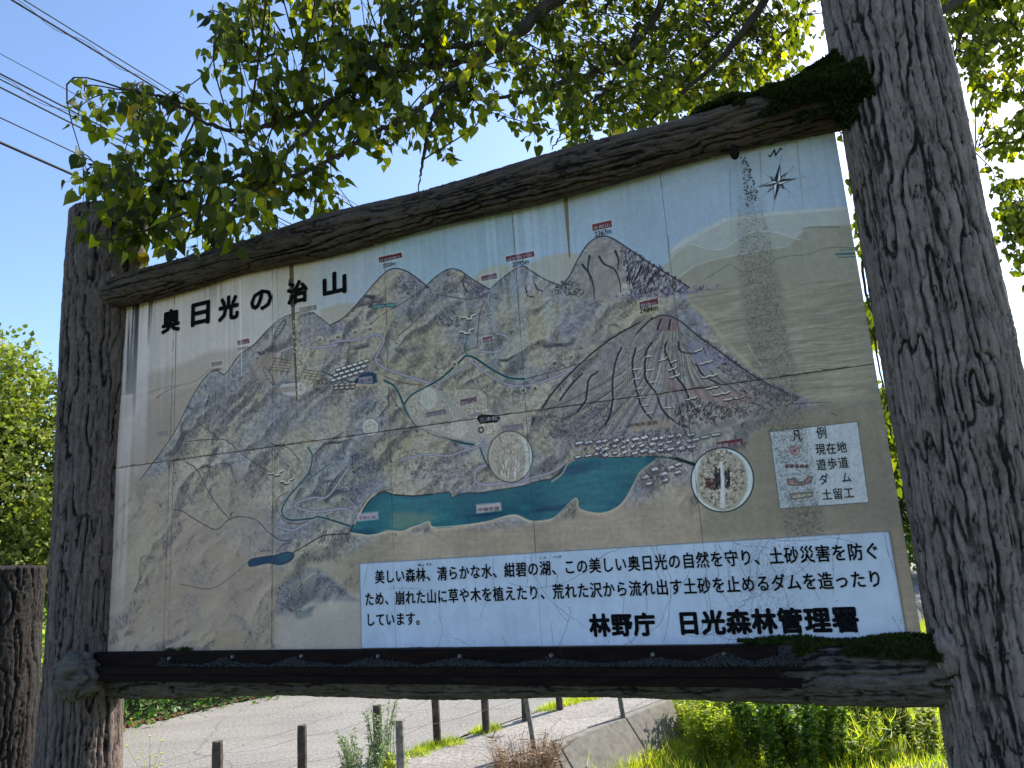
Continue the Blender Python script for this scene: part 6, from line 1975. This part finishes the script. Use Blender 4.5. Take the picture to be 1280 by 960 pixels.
def tuft_fall(x, y, r):
    d = np.min(np.hypot(x[:, None] - _tc[None, :, 0], y[:, None] - _tc[None, :, 1]), axis=1)
    return d < 0.14 * (0.4 + r.random(len(x)))


g_ = grass_field('verge_grass', 60000, (-2.2, 2.6, 10.2, 14.4), 0.07, 0.20, MAT['grass'], 73, 'small tufts of green weeds along the joint at the foot of the fence posts', fall=tuft_fall, clump=0.05, wid=0.05)
_cn = [(790, 945), (800, 935), (815, 925), (835, 912), (860, 905), (775, 952), (850, 915), (830, 930)]
_cc = np.array([gpt(a, b, -1.5) for a, b in _cn])
grass_field('kerb_weeds', 40000, (0.2, 4.5, 8.6, 13.5), 0.08, 0.26, MAT['grass'], 74, 'leafy weeds at the foot of the concrete slope', clump=0.06, wid=0.10,
            fall=lambda x, y, r: (np.min(np.hypot(x[:, None] - _cc[None, :, 0], y[:, None] - _cc[None, :, 1]), axis=1) < 0.4 * r.random(len(x))) & (sdist(x, y) > 0.4))


# brown leaf litter along the far edge of the road and in the joints
def litter_pts(n, rng):
    t = rng.uniform(-12, 14, n); s_ = -7.35 + np.abs(rng.normal(0, 0.10, n)) * (0.6 + 0.5 * np.sin(t * 2.1))
    p = LP0[None] + LDIR[None] * t[:, None] + LN[None] * s_[:, None]
    return np.stack([p[:, 0], p[:, 1], np.full(n, ROAD_Z + 0.018)], 1)


MAT['litter'] = simple('brown_leaf_litter', (0.20, 0.115, 0.06), 0.3, 30, 0.95, 0.1)
lt = crumbs('leaf_litter', litter_pts, 9000, (0.012, 0.034), MAT['litter'], 15, None)
tag(lt, 'brown leaf litter strewn along the far edge of the road', 'leaf litter')


# ------------------------------------------------------------------ fences
def stake(root, px, pybase, pytop, z, r, mat, lean=(0, 0), lab=None, seed=0):
    b = at_height(px, pybase, z); dist = b.y
    tz = at_depth(px, pytop, dist).z
    n = 9; V = []; F = []
    hts = np.linspace(z - 0.15, tz, 7)
    rr = random.Random(seed)
    for i, h in enumerate(hts):
        f = (h - z) / max(0.1, tz - z)
        for k in range(n):
            a = k * 2 * math.pi / n
            q = r * (1 + 0.08 * mnoise.noise(Vector((k * 1.7, i * 0.8, seed)))) * (1.0 if i < 6 else 0.93)
            V.append((b.x + lean[0] * f + q * math.cos(a), b.y + lean[1] * f + q * math.sin(a), h + (0.012 * rr.random() if i == 6 else 0)))
    for i in range(6):
        for k in range(n): F.append((i * n + k, i * n + (k + 1) % n, (i + 1) * n + (k + 1) % n, (i + 1) * n + k))
    F.append(tuple(6 * n + k for k in range(n)))
    o = link_mesh('post', mesh_from('post', V, F), mat, root)
    if lab: o['label'] = lab
    return Vector((b.x + lean[0], b.y + lean[1], tz))


f1 = empty('wire_fence', (*gpt(548, 930, -1.0), -1.0)); tag(f1, 'row of short dark wooden posts with thin wires along the road edge', 'fence')
tops = []
for k, (px, pb, pt, r) in enumerate(((272, 1003, 927, 0.062), (378, 972, 907, 0.058), (472, 952, 882, 0.056), (547, 931, 858, 0.055), (608, 917, 846, 0.055), (657, 902, 838, 0.055), (700, 888, 828, 0.055))):
    tops.append(stake(f1, px, pb, pt, ROAD_Z, r, MAT['wood_dark'], (0.01 * (k % 3 - 1), 0), seed=k))
start = tops[0] + (tops[0] - tops[1]) * 1.5
for dz in (0.12, 0.42):
    pts = [start] + tops
    path = []
    for a, b in zip(pts[:-1], pts[1:]):
        for q in range(8):
            t = q / 8; p = a.lerp(b, t); path.append((p.x - 0.06 * LN[0] * 0, p.y, p.z - dz - 0.05 * math.sin(math.pi * t)))
    V_, F_ = tube_arrays([(np.array(path), np.full(len(path), 0.0018))], 4)
    link_mesh('wire', np_mesh('wire', V_, F_), MAT['wire'], f1)
f2 = empty('stake_fence', (*gpt(667, 960, -1.2), -1.2)); tag(f2, 'line of thin pale grey stakes with wire along the pavement and slope', 'fence')
t2 = []
for k, (px, pb, pt, z, r, ln) in enumerate(((502, 985, 901, -1.03, 0.050, (0, 0)), (671, 955, 858, -1.15, 0.033, (-0.10, 0)), (786, 934, 850, -1.4, 0.036, (-0.09, 0)))):
    t2.append(stake(f2, px, pb, pt, z, r, MAT['wood_grey'], ln, ('pale grey stake with a sawn top', 'thin leaning grey stake', 'thin grey stake on the concrete slope')[k], 20 + k))
stake(f2, 706, 968, 925, -1.25, 0.018, MAT['wood_dark'], (-0.13, 0), 'short dark leaning rod beside the dry clump', 30)
for dz in (0.10, 0.38):
    path = []
    for a, b in zip(t2[:-1], t2[1:]):
        for q in range(8):
            t = q / 8; p = a.lerp(b, t); path.append((p.x, p.y, p.z - dz - 0.05 * math.sin(math.pi * t)))
    V_, F_ = tube_arrays([(np.array(path), np.full(len(path), 0.0018))], 4)
    link_mesh('wire', np_mesh('wire', V_, F_), MAT['wire'], f2)

# ------------------------------------------------------------------ stump at the far left
p = at_plane(2, 712, 4.55)
st = link_mesh('bark_stump', log_mesh((p.x, p.y, -0.9), (p.x, p.y, p.z), 0.36, 0.345, 51, res=0.012, plate=0.04, depth=0.02, stretch=8), MAT['bark_stump'])
tag(st, 'thick bark covered stump with a flat top, shade put into its dark colour, cut by the left picture edge', 'stump')

# ------------------------------------------------------------------ power cables
CDIR = np.array(wray(1105, 650)); CDIR = np.array([CDIR[0], CDIR[1], 0.0]); CDIR /= np.linalg.norm(CDIR)
cab = [((15, 0), 13, 0.014, 'upper thick cable of the top pair, wound with a thin wire', True), ((30, 0), 13.4, 0.009, 'thin cable just above the top thick cable', False),
       ((0, 67), 15, 0.006, 'thinnest single wire below the top pair', False), ((0, 92), 14, 0.013, 'upper cable of the middle bundle', False),
       ((0, 99), 14, 0.010, 'middle cable of the middle bundle', True), ((0, 109), 14, 0.013, 'lower cable of the middle bundle', False),
       ((0, 147), 15, 0.010, 'single brownish cable between the bundle and the lowest cable', False), ((0, 178), 13, 0.019, 'lowest and thickest black cable, reaching the far post', False)]
for (px, py), Y, r, lab, twist in cab:
    p0 = np.array(at_depth(px, py, Y))
    ts = np.linspace(-12, 60, 90)
    pts = p0[None] + CDIR[None] * ts[:, None]
    pts[:, 2] += 0.00035 * (ts - 24) ** 2 - 0.00035 * 24 ** 2 - 0.0 * ts
    paths = [(pts, np.full(len(pts), r * 1.5))]
    o = empty('power_cable', tuple(p0)); tag(o, lab, 'cable', 'power cables in the sky')
    V_, F_ = tube_arrays(paths, 6); link_mesh('cable', np_mesh('cable', V_, F_, True), MAT['cable'], o)
    if twist:
        tt = np.linspace(-12, 30, 420); q = p0[None] + CDIR[None] * tt[:, None]; q[:, 2] += 0.00035 * (tt - 24) ** 2 - 0.00035 * 24 ** 2
        sx = np.cross(CDIR, [0, 0, 1.0])
        q = q + sx[None] * (0.05 * np.sin(tt * 4.2))[:, None]; q[:, 2] += 0.07 * np.cos(tt * 4.2)
        V_, F_ = tube_arrays([(q, np.full(len(q), 0.0065))], 4); link_mesh('lashing_wire', np_mesh('lashing_wire', V_, F_, True), MAT['cable'], o)
